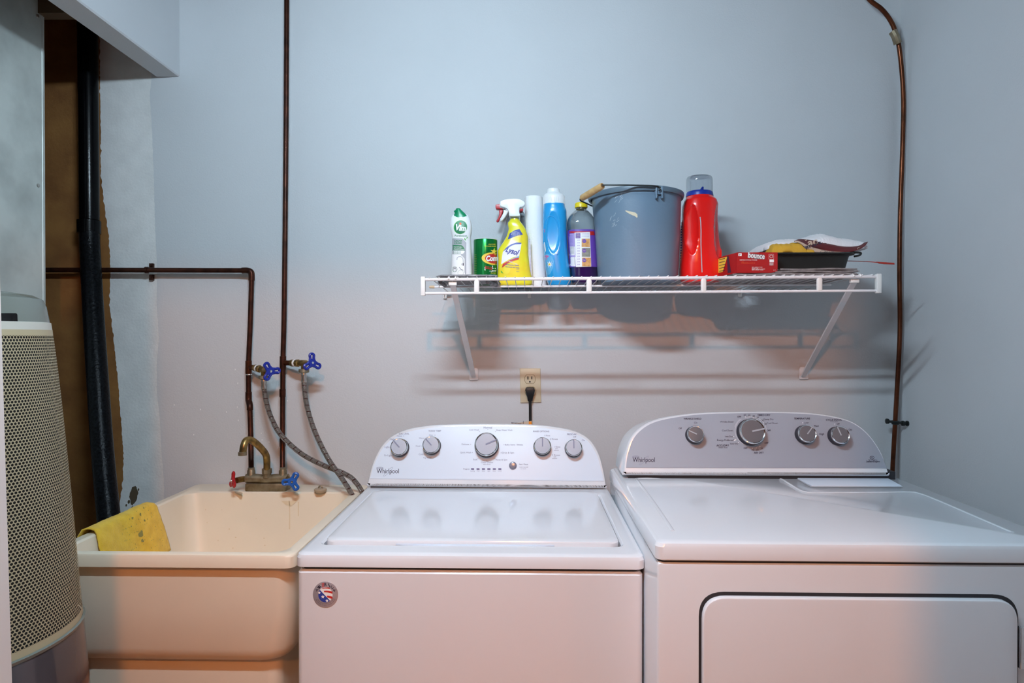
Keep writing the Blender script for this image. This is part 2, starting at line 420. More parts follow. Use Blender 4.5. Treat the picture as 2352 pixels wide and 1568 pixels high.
# ================================================================== ROOM
XR = at(2066, 500, 2.1).x      # right wall
CEIL = 2.5
def struct(name, a, b, m, kind='structure'):
    mb = MB(); box(mb, a, b); o = mb.obj(name, m, smooth=False); props(o, kind=kind); return o
floor = struct('floor', (-2.6, -5.6, -0.08), (2.6, 0.1, 0.0), 'floor_mat')
ceil = struct('ceiling', (-2.6, -5.6, CEIL), (2.6, 0.1, CEIL+0.08), 'ceiling_paint')
wb = struct('wall_back', (-1.95, 0.0, 0), (XR+0.1, 0.1, CEIL), 'brown_board')
struct('wall_right', (XR, -2.05, 0), (XR+0.1, 0.1, CEIL), 'wall_paint')
struct('wall_left', (-2.0, -2.05, 0), (-1.9, 0.1, CEIL), 'lumber')
props(MB().add(*(lambda m: (m.v, m.f))(box(box(box(MB(), (-2.6, -2.17, 0), (-0.47, -2.05, CEIL)), (0.31, -2.17, 0), (2.6, -2.05, CEIL)), (-0.47, -2.17, 2.19), (0.31, -2.05, CEIL)))).obj('wall_front', 'warm_wall', smooth=False), kind='structure')
struct('wall_hall_left', (-2.7, -5.6, 0), (-2.6, -2.05, CEIL), 'warm_wall')
struct('wall_hall_right', (2.6, -5.6, 0), (2.7, -2.05, CEIL), 'warm_wall')
struct('wall_hall_back', (-2.7, -5.7, 0), (2.7, -5.6, CEIL), 'warm_wall')
# coats on the back wall: primer skim and paint with hand-cut edges
def coat(name, m, left, right_x, th, zt=CEIL, zb=0.0, jit=0.0):
    """left edge given as px rows; coat runs to right_x"""
    L = [(at(px, py, 2.1).x, at(px, py, 2.1).z) for px, py in left]
    zs = [zt]+[l[1] for l in L]+[zb]; xs = [L[0][0]]+[l[0] for l in L]+[L[-1][0]]
    pts = []; 
    for i in range(len(zs)-1):
        n = max(2, int(abs(zs[i]-zs[i+1])/0.006))
        for k in range(n):
            t = k/n; z = zs[i]*(1-t)+zs[i+1]*t; x = xs[i]*(1-t)+xs[i+1]*t
            pts.append((x+jit*noise.noise(Vector((z*60, 0, 0)))+jit*0.6*noise.noise(Vector((z*200, 3, 0))), z))
    mb = MB(); n = len(pts)
    fv = [Vector((x, -th, z)) for x, z in pts]+[Vector((right_x, -th, z)) for x, z in pts]+[Vector((x, 0, z)) for x, z in pts]
    fs = []
    for i in range(n-1): fs += [(i, i+1, n+i+1, n+i), (i, 2*n+i, 2*n+i+1, i+1)]
    mb.add(fv, fs); return mb.obj(name, m, wb, smooth=False)
coat('primer_coat', 'primer', [(230, 190), (232, 300), (232, 400), (240, 470), (250, 540), (254, 610), (252, 700), (264, 800), (272, 880), (278, 960), (284, 1040), (283, 1100), (272, 1180)], at(380, 500, 2.1).x, 0.0012, jit=0.004)
coat('paint_coat', 'wall_paint', [(349, 180), (345, 220), (350, 300), (354, 400), (356, 480), (358, 540), (361, 600), (361, 700), (366, 780), (361, 830), (361, 900), (368, 960), (372, 1040), (377, 1100), (378, 1170)], XR, 0.0022, jit=0.0015)
mb = MB(); patch(mb, [(x+random.uniform(-1.5, 1.5), y+random.uniform(-2, 2)) for x, y in ell(307, 1138, 9, 22, 0.15, 26)], lambda a, b: at(a, b, 2.0985)); 
for cx, cy, r in ((296, 1152, 3), (304, 1166, 2.5), (318, 1124, 2), (290, 1160, 2)): patch(mb, ell(cx, cy, r, r*1.6, 0.2, 8), lambda a, b: at(a, b, 2.0985), 1)
mb.obj('damaged_spot', 'stain', wb)
# little paint drips and crusts on the painted part
mb = MB()
for px, py in ((540, 848), (546, 880), (545, 935), (547, 965), (600, 995), (602, 1010), (618, 1015), (655, 905), (660, 920), (520, 946), (582, 958), (445, 998), (460, 940), (400, 930)):
    c = at(px, py, 2.0975); lathe(mb, [(0, 0.0013), (0.0007, 0.0009), (0.0009, 0.0003)], c, (0, -1, 0), 7)
    for v in mb.v[-21:]: v.z = c.z+(v.z-c.z)*random.uniform(1.4, 2.6)
mb.obj('paint_drips', 'white_plastic', wb)['kind'] = 'stuff'
# boxed-in bulkhead: one drywall side hanging from the ceiling
pr = at(414, 177, 2.1); pl_ = at(359, 175, 2.1)
mb = MB(); box(mb, (pl_.x, -2.05, pr.z), (pr.x, 0.0, CEIL), 0.004, 1)
bulk = mb.obj('wall_bulkhead', 'wall_paint'); props(bulk, kind='structure')
mb = MB()
for k in range(4): box(mb, (-1.9, -0.25-0.42*k, CEIL-0.19), (pl_.x, -0.21-0.42*k, CEIL))
props(mb.obj('trim_1', 'lumber', smooth=False), kind='structure')
# door slab standing open at the left edge of the view
mb = MB(); e = at(8, 900, 0.80)
a0 = Vector((-0.475, -2.02, 0)); a1 = Vector((-0.652, -1.305, 0)); dr = (a1-a0).normalized(); pn = Vector((dr.y, -dr.x, 0))*-0.035
top = 2.02; sh = 0.004
lean0, lean1 = at(35, 1568, 0.80), at(9, 690, 0.80)
def lean(z): t_ = (z-lean0.z)/(lean1.z-lean0.z); return Vector((lean0.x+(lean1.x-lean0.x)*t_, a1.y, z))
door_loop = [a0+Vector((0.01, 0, 0.01)), lean(0.01), lean(top), a0+Vector((-0.04, 0, top))]
extrude(mb, door_loop, pn); door = mb.obj('door_1', 'door_paint', smooth=False); props(door, kind='structure')
mb = MB(); hc = Vector((-0.62, -1.36, 0.98)); lathe(mb, [(0, 0.026), (0.006, 0.026), (0.008, 0.01), (0.03, 0.01), (0.038, 0.024), (0.052, 0.027), (0.062, 0.018), (0.064, 0.001)], hc+pn+Vector((0, 0, 0)), pn.normalized(), 20)
mb.obj('door_knob', 'brass', door)
# ceiling tube lamp (above the frame) that lights the closet
t = thing('tube_lamp', (TUBE_POS[0], TUBE_POS[1], CEIL), 'white tube lamp hanging under the ceiling above the washer', 'lamp')
mb = MB(); x0, y0, z0 = TUBE_POS
box(mb, (x0-TUBE_LEN/2-0.02, y0-0.03, z0+0.035), (x0+TUBE_LEN/2+0.02, y0+0.03, z0+0.075), 0.005)
for s in (-1, 1): box(mb, (x0+s*TUBE_LEN/2-0.008, y0-0.012, z0-0.015), (x0+s*TUBE_LEN/2+0.008, y0+0.012, z0+0.04)); tube(mb, [(x0+s*0.15, y0, z0+0.07), (x0+s*0.15, y0, CEIL)], 0.004, 8)
mb.obj('lamp_housing', 'cap_white', t)
mb = MB(); tube(mb, [(x0-TUBE_LEN/2, y0, z0), (x0+TUBE_LEN/2, y0, z0)], TUBE_R, 10); mb.obj('lamp_tube', 'tube_glow', t)

# ================================================================== LEFT: duct, drain pipe, tower
mb = MB(); pe = at(105, 400, 1.878); xd = pe.x
box(mb, (-1.88, -2.04, 0.0), (xd, pe.y, CEIL-0.005), 0.003, 1)
duct = mb.obj('sheet_metal_duct', 'galv'); base_to(duct, (xd-0.2, -1.0, 0)); props(duct, 'dull grey galvanized sheet metal duct rising at the far left', 'duct')
mb = MB(); tube(mb, [(xd-0.001, pe.y-0.012, 0.02), (xd-0.001, pe.y-0.012, CEIL-0.01)], 0.003, 6); mb.obj('duct_seam', 'galv', duct)
mb = MB()
for z in (0.4, 1.1, 1.8, 2.3): lathe(mb, [(0, 0.006), (0.003, 0.005), (0.004, 0.001)], (xd, pe.y-0.03, z), (1, 0, 0), 8)
mb.obj('rivets', 'steel', duct)
# black drain pipe
t = thing('drain_pipe', at(250, 1200, 1.76)*Vector((1, 1, 0)) if False else Vector((at(250, 1200, 1.76).x, at(250, 1200, 1.76).y, 0)), 'black plastic drain pipe running down left of the utility sink', 'pipe')
A_ = [at(200, -60, 2.05), at(203, 250, 2.05), at(205, 505, 2.05)]
mb = MB(); tube(mb, catmull(A_, 4), 0.0292, 28); mb.obj('upper_pipe', 'abs_black', t)
B_ = [at(205, 530, 2.045), at(208, 600, 2.03), at(222, 840, 1.93), at(250, 1190, 1.78)]
b_end = B_[-1]+(B_[-1]-B_[-2])*3.0
mb = MB(); tube(mb, catmull(B_+[Vector((b_end.x, b_end.y, 0.0))], 6), 0.0295, 28); mb.obj('lower_pipe', 'abs_rough', t)
mb = MB(); cc = at(204, 506, 2.048); lathe(mb, [(0, 0.031), (0.001, 0.0345), (0.043, 0.0345), (0.045, 0.031)], cc, (0, 0, -1), 28); mb.obj('coupling', 'abs_black', t)
# tower appliance
TX, TY = -1.088, 1.165-2.1
def tower_r(z): return 0.160+0.052*min(max((1.36-z)/0.62, 0), 1)**0.85
z_mt, z_mb = 1.365, 0.79
t = thing('air_purifier', (TX, TY, 0), 'tall tapering air purifier tower with cream honeycomb grille beside the sink', 'air purifier')
mb = MB(); lathe(mb, [(0.0, tower_r(0.7)+0.028), (0.03, tower_r(0.7)+0.032), (0.5, tower_r(0.7)+0.02), (z_mb-0.02, tower_r(z_mb)+0.004), (z_mb-0.012, tower_r(z_mb)+0.001)], (TX, TY, 0), (0, 0, 1), 72); mb.obj('base', 'tower_base', t)
mb = MB(); lathe(mb, [(z_mb-0.012, tower_r(z_mb)+0.004), (z_mb-0.006, tower_r(z_mb)+0.006), (z_mb-0.004, tower_r(z_mb)+0.002)], (TX, TY, 0), (0, 0, 1), 72, False, False)
mb.obj('trim_ring', 'tower_grey', t)
mb = MB(); lathe(mb, [(z_mt-0.002, tower_r(z_mt)+0.001), (z_mt+0.014, tower_r(z_mt)-0.001), (z_mt+0.016, tower_r(z_mt)-0.006)], (TX, TY, 0), (0, 0, 1), 72); mb.obj('collar_band', 'tower_cream', t)
mb = MB(); rt = tower_r(z_mt)
lathe(mb, [(z_mt+0.014, rt-0.003), (z_mt+0.045, rt-0.008), (z_mt+0.060, rt-0.014), (z_mt+0.068, rt-0.03), (z_mt+0.074, rt-0.07), (z_mt+0.077, 0.02)], (TX, TY, 0), (0, 0, 1), 72); cap = mb.obj('top_cap', 'tower_grey', t)
def on_cyl(px, py, r=None, eps=0.0015):
    d = ray(px, py); ox, oy = 0-TX, CAMY-TY; rr = (r or rt-0.007)+eps
    A = d.x**2+d.y**2; B = 2*(ox*d.x+oy*d.y); C_ = ox*ox+oy*oy-rr*rr; disc = B*B-4*A*C_
    tt = (-B-math.sqrt(max(disc, 0)))/(2*A); return Vector((0, CAMY, CAMZ))+d*tt
mb = MB(); patch(mb, fillet([(-6, 719), (40, 719), (41, 748), (-6, 748)], [0, 5, 2, 0]), lambda a, b: on_cyl(a, b, rt-0.0045), 3); mb.obj('display_window', 'display', cap)
mb = MB(); lathe(mb, [(z_mb, tower_r(z_mb)-0.006), (z_mt, rt-0.006)], (TX, TY, 0), (0, 0, 1), 60, False, False); mb.obj('inner_filter', 'grille_back', t)
# real perforated skin: every cell is a hexagonal plate with a hole
mb = MB(); pitch = 0.0064; rowh = pitch*0.866; nrow = int((z_mt-z_mb-0.02)/rowh); a_lo, a_hi = math.radians(226), math.radians(408)
z0g = z_mb+0.012
ncol = int((a_hi-a_lo)*0.185/pitch)
vs, fs = mb.v, mb.f
def skin(u, z): r = tower_r(z)+0.001; a = a_lo+u*pitch/0.185; return Vector((TX+r*math.cos(a), TY+r*math.sin(a), z))
for j in range(nrow):
    z = z0g+j*rowh; sh_ = 0.5 if j % 2 else 0.0
    k0 = 3 if j % 2 else 2
    for i in range(k0, ncol):
        b = len(vs)
        for R_ in (1/math.sqrt(3), 0.41):
            for q in range(6):
                an = pi/6+pi/3*q; vs.append(skin(i+sh_+R_*math.cos(an), z+R_*math.sin(an)*pitch))
        fs += [(b+q, b+(q+1) % 6, b+6+(q+1) % 6, b+6+q) for q in range(6)]
mb.mi = [0]*len(fs)
g = mb.obj('honeycomb_grille', 'grille', t, fix=False); g['kind'] = 'stuff'
mb = MB()
for (u0, u1, za, zb_) in ((-8, 3.0, z_mb-0.004, z_mt), (ncol-0.6, ncol+70, z_mb-0.004, z_mt)):
    n = 24; m_ = 8
    P = [[skin(u0+(u1-u0)*i/m_, za+(zb_-za)*j/n) for i in range(m_+1)] for j in range(n+1)]
    mb.add([p for r in P for p in r], [(j*(m_+1)+i, j*(m_+1)+i+1, (j+1)*(m_+1)+i+1, (j+1)*(m_+1)+i) for j in range(n) for i in range(m_)])
for (za, zb_) in ((z_mb-0.005, z0g-rowh*0.55), (z0g+(nrow-0.45)*rowh, z_mt)):
    n = ncol; P = [skin(i, z) for z in (za, zb_) for i in range(n+1)]
    mb.add(P, [(i, i+1, n+2+i, n+1+i) for i in range(n)])
mb.obj('grille_border', 'grille', t, fix=False)

# ================================================================== SINK
zr = 0.863; sx0, sx1 = -1.10, -0.521; sy0, sy1 = 1.405-2.1, -0.012
t = thing('utility_sink', ((sx0+sx1)/2, (sy0+sy1)/2, 0), 'cream plastic laundry sink against the wall left of the washer', 'sink')
def RR(i, z, r=0.02, x0=sx0, x1=sx1, y0=sy0, y1=sy1): return rrect(x0+i, x1-i, y0+i, y1-i, r, z)
mb = MB(); rings(mb, [RR(0.02, zr-0.030, 0.03), RR(0.0, zr-0.030, 0.022), RR(0, zr-0.006, 0.022), RR(0.002, zr-0.002, 0.022), RR(0.006, zr, 0.02),
    rrect(sx0+0.026, sx1-0.026, sy0+0.018, sy1-0.105, 0.04, zr), rrect(sx0+0.031, sx1-0.031, sy0+0.022, sy1-0.110, 0.04, zr-0.004)], False, False)
mb.obj('rim', 'sink_plastic', t)
mb = MB(); rings(mb, [rrect(sx0+0.031, sx1-0.031, sy0+0.022, sy1-0.110, 0.04, zr-0.004), rrect(sx0+0.036, sx1-0.036, sy0+0.026, sy1-0.116, 0.045, zr-0.03),
    rrect(sx0+0.055, sx1-0.055, sy0+0.04, sy1-0.14, 0.06, zr-0.20), rrect(sx0+0.075, sx1-0.075, sy0+0.06, sy1-0.16, 0.06, zr-0.235), rrect(sx0+0.12, sx1-0.12, sy0+0.10, sy1-0.2, 0.05, zr-0.245)], False, True)
mb.obj('basin', 'sink_plastic', t)
mb = MB(); R = [rrect(sx0+0.012, sx1-0.012, sy0+0.014, sy1-0.02, 0.035, zr-0.029), rrect(sx0+0.014, sx1-0.014, sy0+0.016, sy1-0.02, 0.04, zr-0.12), rrect(sx0+0.022, sx1-0.022, sy0+0.020, sy1-0.02, 0.05, 0.64)]
for a, i in ((0.5, 0.004), (0.8, 0.010), (1.0, 0.022)): R.append(rrect(sx0+0.024+i, sx1-0.024-i, sy0+0.022+i, sy1-0.02-i, 0.05, 0.64-0.036*a))
rings(mb, R, False, True); mb.obj('tub_body', 'sink_plastic', t)
mb = MB(); rings(mb, [rrect(sx0+0.055, sx1-0.055, sy0+0.05, sy1-0.05, 0.03, 0.61), rrect(sx0+0.04, sx1-0.04, sy0+0.04, sy1-0.04, 0.03, 0.0)]); mb.obj('pedestal', 'sink_plastic', t)
# grime in the basin: thin stain films on the far inner wall
def inw(px, py):
    D_ = 1.96
    for _ in range(4):
        p = at(px, py, D_); t_ = (zr-0.03-p.z)/0.17; D_ = 2.1+sy1-0.116-0.024*t_-0.0012
    return at(px, py, D_)
mb = MB()
for pts in ([(663, 1150), (666, 1150), (667, 1175), (666, 1215), (663.5, 1215), (664, 1175)], [(646, 1150), (682, 1150), (674, 1158), (668, 1163), (655, 1158)], [(684, 1152), (687, 1152), (686, 1185), (684.5, 1185)]): patch(mb, [(a+random.uniform(-0.6, 0.6), b) for a, b in pts], inw, 2)
for q in range(12): a, b = random.uniform(440, 640), random.uniform(1165, 1265); patch(mb, ell(a, b, random.uniform(0.8, 2.2), random.uniform(0.8, 2.5), 0, 9), inw, 1)
lm = mb.obj('limescale_marks', 'limescale', t); lm['kind'] = 'stuff'
# (kept subtle) rust mark at the deck lip
mb = MB(); patch(mb, [(x+random.uniform(-2, 2), y+random.uniform(-0.6, 0.6)) for x, y in ell(548, 1131, 10, 2.2, 0.2, 18)], lambda a, b: on_plane(a, b, (0, 0, zr+0.0006), Vector((0, 0, 1))), 2)
mb.obj('rust_mark', 'rust', t)
# yellow terry cloth over the left rim
mb = MB(); ya, yb = at(183, 1236, 1.54).y+0.005, -2.1+1.80
path = []
for s_ in range(30):
    u = s_/29
    if u < 0.25: q = u/0.25; path.append((sx0-0.012-0.006*(1-q), zr-0.11+q*0.105))
    elif u < 0.5: q = (u-0.25)/0.25; path.append((sx0-0.006+q*0.034, zr+0.006+0.004*math.sin(q*pi)))
    else: q = (u-0.5)/0.5; path.append((sx0+0.030+0.012*math.sin(q*pi/2)+0.022*q, zr+0.004-0.135*q))
nu, nv = 40, len(path); G = []
for i in range(nu+1):
    q = i/nu
    for j, (x, z) in enumerate(path):
        jj = max(0, (j/nv-0.45)/0.55)
        y = ya+(yb-ya)*q+jj*(0.035*math.sin(q*2.6)*(q > 0.5)*(q-0.5)*2)-0.01*jj*(1-q)
        G.append(Vector((x+0.004*noise.noise(Vector((y*14, z*14, 0)))+0.006*jj*math.sin(q*9+1), y, z+0.002*noise.noise(Vector((y*30, x*30, 4))))))
for p in G: p += Vector((noise.noise(p*160), noise.noise(p*160+Vector((5, 5, 5))), noise.noise(p*160+Vector((9, 0, 3)))))*0.0012
mb.add(G, [(i*nv+j, i*nv+j+1, (i+1)*nv+j+1, (i+1)*nv+j) for i in range(nu) for j in range(nv-1)])
me = mb.mesh('yellow_cloth'); 
yc = link('yellow_cloth', me, 'terry_yellow'); base_to(yc, (sx0+0.01, (ya+yb)/2, zr)); props(yc, 'dirty yellow terry cloth draped over the left rim of the sink', 'cloth')
md = yc.modifiers.new('s', 'SOLIDIFY'); md.thickness = 0.004; md.offset = 1
mb = MB()
for (fi, fj, r) in [(random.uniform(0.35, 0.93), random.uniform(0.5, 0.92), random.uniform(0.0006, 0.0018)) for _ in range(90)]+list(((0.62, 0.72, 0.010), (0.60, 0.78, 0.006), (0.72, 0.60, 0.004), (0.68, 0.52, 0.005), (0.55, 0.55, 0.004), (0.82, 0.50, 0.003))):
    i = int(fi*nu); j = int(fj*(nv-1)); p = G[i*nv+j]; n_ = (G[i*nv+j+1]-p).cross(G[(i+1)*nv+j]-p).normalized()
    if n_.x < 0: n_ = -n_
    u = n_.orthogonal().normalized(); v = n_.cross(u); m0 = len(mb.v)
    ring = [p+n_*0.0052+(u*math.cos(a)+v*math.sin(a))*r*random.uniform(0.5, 1.1) for a in [2*pi*k/11 for k in range(11)]]
    mb.add(ring+[p+n_*0.0056], [(k, (k+1) % 11, 11) for k in range(11)])
mb.obj('grime_spots', 'dirt', yc)
# rubber stopper on the deck
t = thing('sink_stopper', on_plane(736, 1131, (0, 0, zr), Vector((0, 0, 1))), 'worn tan rubber sink stopper lying on the sink deck', 'stopper'); c = t.location
mb = MB(); lathe(mb, [(0.0, 0.014), (0.002, 0.017), (0.008, 0.0195), (0.0115, 0.0195), (0.013, 0.017), (0.0135, 0.001)], (c.x, c.y, c.z+0.0005), (0, 0, 1), 28); mb.obj('stopper_body', 'plug_stop', t)
mb = MB(); tube(mb, [Vector((c.x, c.y, c.z+0.013))+Vector((0.006*math.cos(a), 0, 0.008*math.sin(a))) for a in [pi*k/10 for k in range(11)]], 0.0022, 8); mb.obj('stopper_loop', 'brass_old', t)

# ================================================================== PLUMBING
DP = 2.065
def px_tube(mb, pts, r, seg=14, n=6, smooth=True):
    P = [at(a, b, d) for a, b, d in pts]
    return tube(mb, catmull(P, n) if smooth else P, r, seg)
t = thing('copper_pipe', at(577, 1100, DP), 'dark copper pipe crossing left to right then dropping to the faucet', 'pipe')
mb = MB(); px_tube(mb, [(60, 620, DP), (200, 620, DP), (560, 621, DP)], 0.0082); mb.obj('horizontal_run', 'copper', t)
mb = MB(); px_tube(mb, [(556, 621, DP), (568, 621, DP), (576, 624, DP), (578, 632, DP), (578, 644, DP)], 0.0098, n=5); mb.obj('elbow', 'copper', t)
mb = MB(); px_tube(mb, [(578, 640, DP), (575, 740, DP), (571, 835, DP), (571, 905, DP)], 0.0082); mb.obj('riser', 'copper', t)
mb = MB(); px_tube(mb, [(571, 828, DP), (571, 858, DP)], 0.0102, n=1); mb.obj('tee_fitting', 'copper_bright', t)
mb = MB(); px_tube(mb, [(571, 900, DP), (571, 918, DP), (573, 926, DP-0.008), (574, 934, DP-0.014), (574, 941, DP-0.014)], 0.0100, n=4); mb.obj('offset_fitting', 'copper', t)
mb = MB(); px_tube(mb, [(574, 938, DP-0.014), (576, 1000, DP-0.025), (577, 1080, DP-0.05), (577, 1096, DP-0.055)], 0.0082); mb.obj('lower_pipe', 'copper', t)
for py in (858, 998):
    mb = MB(); c = at(572 if py < 900 else 576, py, DP-(0.02 if py > 900 else 0)); lathe(mb, [(0, 0.0086), (0.0015, 0.0096), (0.004, 0.0096), (0.005, 0.0086)], c, (0, 0, -1), 16); mb.obj('solder_joint', 'solder', t)
mb = MB(); c = at(337, 620, DP); lathe(mb, [(-0.004, 0.0083), (-0.004, 0.011), (0.004, 0.011), (0.004, 0.0083)], c, (1, 0, 0), 18, False, False)
for s in (1, -1): box(mb, (c.x-0.006, -0.012, c.z+s*0.019-0.012), (c.x+0.006, -0.001, c.z+s*0.019+0.006)); lathe(mb, [(0, 0.006), (0.004, 0.004)], (c.x, -0.012, c.z+s*0.018), (0, -1, 0), 8)
mb.obj('pipe_clamp', 'copper', t)
t = thing('copper_pipe', at(650, 1100, DP), 'tall straight copper pipe from the ceiling down to the faucet', 'pipe')
mb = MB(); px_tube(mb, [(659, -90, DP), (657, 300, DP), (653, 700, DP), (650, 830, DP), (649, 1000, DP-0.02), (649, 1096, DP-0.055)], 0.0082); mb.obj('straight_pipe', 'copper', t)
mb = MB(); px_tube(mb, [(650, 818, DP), (650, 848, DP)], 0.0102, n=1); mb.obj('tee_fitting', 'copper', t)
for a in (893, 1007):
    mb = MB(); px_tube(mb, [(649, a, DP-0.008), (649, a+18, DP-0.008)], 0.0098, n=1); mb.obj('coupling', 'copper', t)
# valves
def tri_handle(c, nrm, up, r, m, parent, name='handle', roll=0.0):
    nrm = Vector(nrm).normalized(); up = Vector(up); u = (up-nrm*up.dot(nrm)).normalized(); v = nrm.cross(u); mb = MB(); c = Vector(c)
    for k in range(3):
        a = roll+2*pi*k/3; d = u*math.cos(a)+v*math.sin(a); q = u*-math.sin(a)+v*math.cos(a)
        loop = [c+d*(r*0.22)+q*r*0.22, c+d*(r*0.55)+q*r*0.20, c+d*(r*0.82)+q*r*0.24, c+d*r*0.98+q*r*0.12, c+d*r*0.98-q*r*0.12, c+d*(r*0.82)-q*r*0.24, c+d*(r*0.55)-q*r*0.20, c+d*(r*0.22)-q*r*0.22]
        tube(mb, catmull(loop, 3, True), r*0.155, 8, True)
    lathe(mb, [(-0.006, r*0.26), (-0.002, r*0.46), (0.002, r*0.48), (0.0042, r*0.42), (0.0045, 0.001)], c, nrm, 16)
    h = mb.obj(name, m, parent)
    mb = MB(); lathe(mb, [(0.0045, r*0.15), (0.0065, r*0.13), (0.007, 0.001)], c, nrm, 10); mb.obj('handle_screw', 'chrome', h); return h
def valve(label, sx, sy, vx, vy, hx, hy, roll):
    """stub from riser at sx,sy to valve body vx,vy, outlet down, handle facing viewer at hx,hy"""
    DV = 2.02; t = thing('washer_valve', at(vx, vy, DV), label, 'valve', None)
    a = at(sx, sy, DP); b = at(vx, vy, DV); ax = (b-a).normalized(); L = (b-a).length; u = L
    mb = MB(); tube(mb, [a, a+ax*L*0.45], 0.0085, 14); mb.obj('copper_stub', 'copper_bright', t)
    mb = MB(); lathe(mb, [(L*0.36, 0.0085), (L*0.38, 0.0115), (L*0.52, 0.0115), (L*0.54, 0.0095), (L*0.60, 0.0095), (L*0.62, 0.012), (L*0.74, 0.012), (L*0.76, 0.009), (L*0.95, 0.009)], a, ax, 8); mb.obj('adapter', 'brass', t)
    mb = MB(); lathe(mb, [(L*0.535, 0.0118), (L*0.60, 0.0112)], a, ax, 16); mb.obj('thread_tape', 'white_plastic', t)
    mb = MB(); hh = at(hx, hy, 1.975)
    lathe(mb, [(-0.014, 0.007), (-0.012, 0.0105), (0.010, 0.0105), (0.013, 0.007)], b, ax, 14)
    tube(mb, [b+Vector((0, 0, 0.006)), b+Vector((0, 0, -0.022))], [0.0095, 0.0085], 14)
    tube(mb, [b, b.lerp(hh, 0.5), hh.lerp(b, 0.06)], [0.0095, 0.0075, 0.005], 12); mb.obj('valve_body', 'brass', t)
    mb = MB(); lathe(mb, [(0.018, 0.010), (0.019, 0.0165), (0.029, 0.0165), (0.031, 0.012), (0.032, 0.0085)], b, (0, 0, -1), 12); mb.obj('hose_nut', 'brass_old', t)
    tri_handle(hh, (hh-b), (0, 0, 1), 0.0285, 'blue_handle', t, roll=roll)
    return b+Vector((0, 0, -0.03))
e1 = valve('brass washer valve with blue handle on the left copper pipe', 573, 842, 606, 849, 621, 852, 0.55)
e2 = valve('brass washer valve with blue handle on the right straight pipe', 652, 833, 698, 834, 717, 833, 0.02)
def hose(label, e, pts, rr=0.0078):
    t = thing('braided_hose', e, label, 'hose'); mb = MB()
    lathe(mb, [(0, 0.0075), (0.002, 0.0085), (0.014, 0.0085), (0.016, 0.0075), (0.03, 0.0088), (0.031, 0.0078)], e, (0, 0, -1), 16); mb.obj('ferrule', 'steel', t)
    mb = MB(); tube(mb, catmull([e-Vector((0, 0, 0.028))]+[at(a, b, d) for a, b, d in pts], 10), rr, 16); mb.obj('hose_tube', 'braid', t, fix=False)
hose('braided steel hose curving from the left valve behind the washer', e1, [(611, 920, 2.02), (622, 957, 2.01), (645, 998, 1.99), (690, 1040, 1.985), (740, 1067, 1.98), (790, 1087, 1.97), (815, 1105, 1.965), (836, 1140, 1.985), (848, 1200, 2.03), (850, 1330, 2.06)])
hose('braided steel hose hanging from the right valve in front of the other', e2, [(700, 900, 2.02), (708, 945, 2.01), (727, 1000, 1.985), (755, 1055, 1.96), (785, 1098, 1.94), (812, 1142, 1.955), (830, 1185, 2.0), (840, 1330, 2.02)])
# faucet
t = thing('faucet', at(613, 1132, 1.99), 'old brass two-handle utility faucet standing on the sink deck', 'faucet'); DF = 2.0
mb = MB(); a = at(567, 1108, DF); b = at(660, 1132, DF); box(mb, (a.x, -0.115, zr+0.0005), (b.x, -0.055, a.z), 0.003, 2); mb.obj('base_block', 'brass_old', t)
mb = MB(); tube(mb, catmull([at(x, y, DF) for x, y in ((566, 1098), (590, 1098), (613, 1100), (636, 1098), (662, 1098))], 4), 0.0145, 16)
for x in (577, 650): tube(mb, [at(x, 1098, DF), at(x, 1079, DF+0.005)], [0.013, 0.012], 14); tube(mb, [at(x, 1082, DF+0.005), at(x, 1074, DF+0.005)], 0.011, 8)
mb.obj('faucet_body', 'brass_old', t)
mb = MB(); c = at(613, 1096, DF-0.005); lathe(mb, [(0, 0.013), (0.012, 0.013), (0.013, 0.0155), (0.028, 0.0155), (0.030, 0.011)], c, (0, 0, 1), 10); mb.obj('spout_nut', 'brass_old', t)
mb = MB(); sp = [(613, 1078, 1.99), (613, 1060, 1.99), (611, 1045, 1.985), (602, 1032, 1.96), (588, 1018, 1.93), (575, 1010, 1.91), (565, 1012, 1.895), (560, 1024, 1.885), (558, 1036, 1.883), (557, 1042, 1.882)]
px_tube(mb, sp, 0.0105, 18, 5); mb.obj('spout', 'brass', t)
mb = MB(); c = at(557, 1037, 1.882); lathe(mb, [(0, 0.0105), (0.001, 0.0125), (0.011, 0.0125), (0.012, 0.008)], c, (0, 0, -1), 20); mb.obj('aerator', 'brass_old', t)
mb = MB(); px_tube(mb, [(566, 1099, DF), (556, 1100, DF-0.008), (543, 1103, DF-0.03)], [0.0105]*3 and 0.0095, 12, 1); mb.obj('hot_stem', 'brass', t)
tri_handle(at(535, 1104, 1.955), (-0.75, -0.62, 0.1), (0, 0, 1), 0.026, 'red_handle', t, 'hot_handle', roll=0.1)
mb = MB(); px_tube(mb, [(660, 1098, DF), (664, 1101, DF-0.02), (668, 1105, DF-0.045)], 0.0095, 12, 1); mb.obj('cold_stem', 'brass', t)
tri_handle(at(671, 1106, 1.935), (0.25, -0.95, 0.1), (0, 0, 1), 0.0275, 'blue_handle2', t, 'cold_handle', roll=-0.5+pi/3*2)
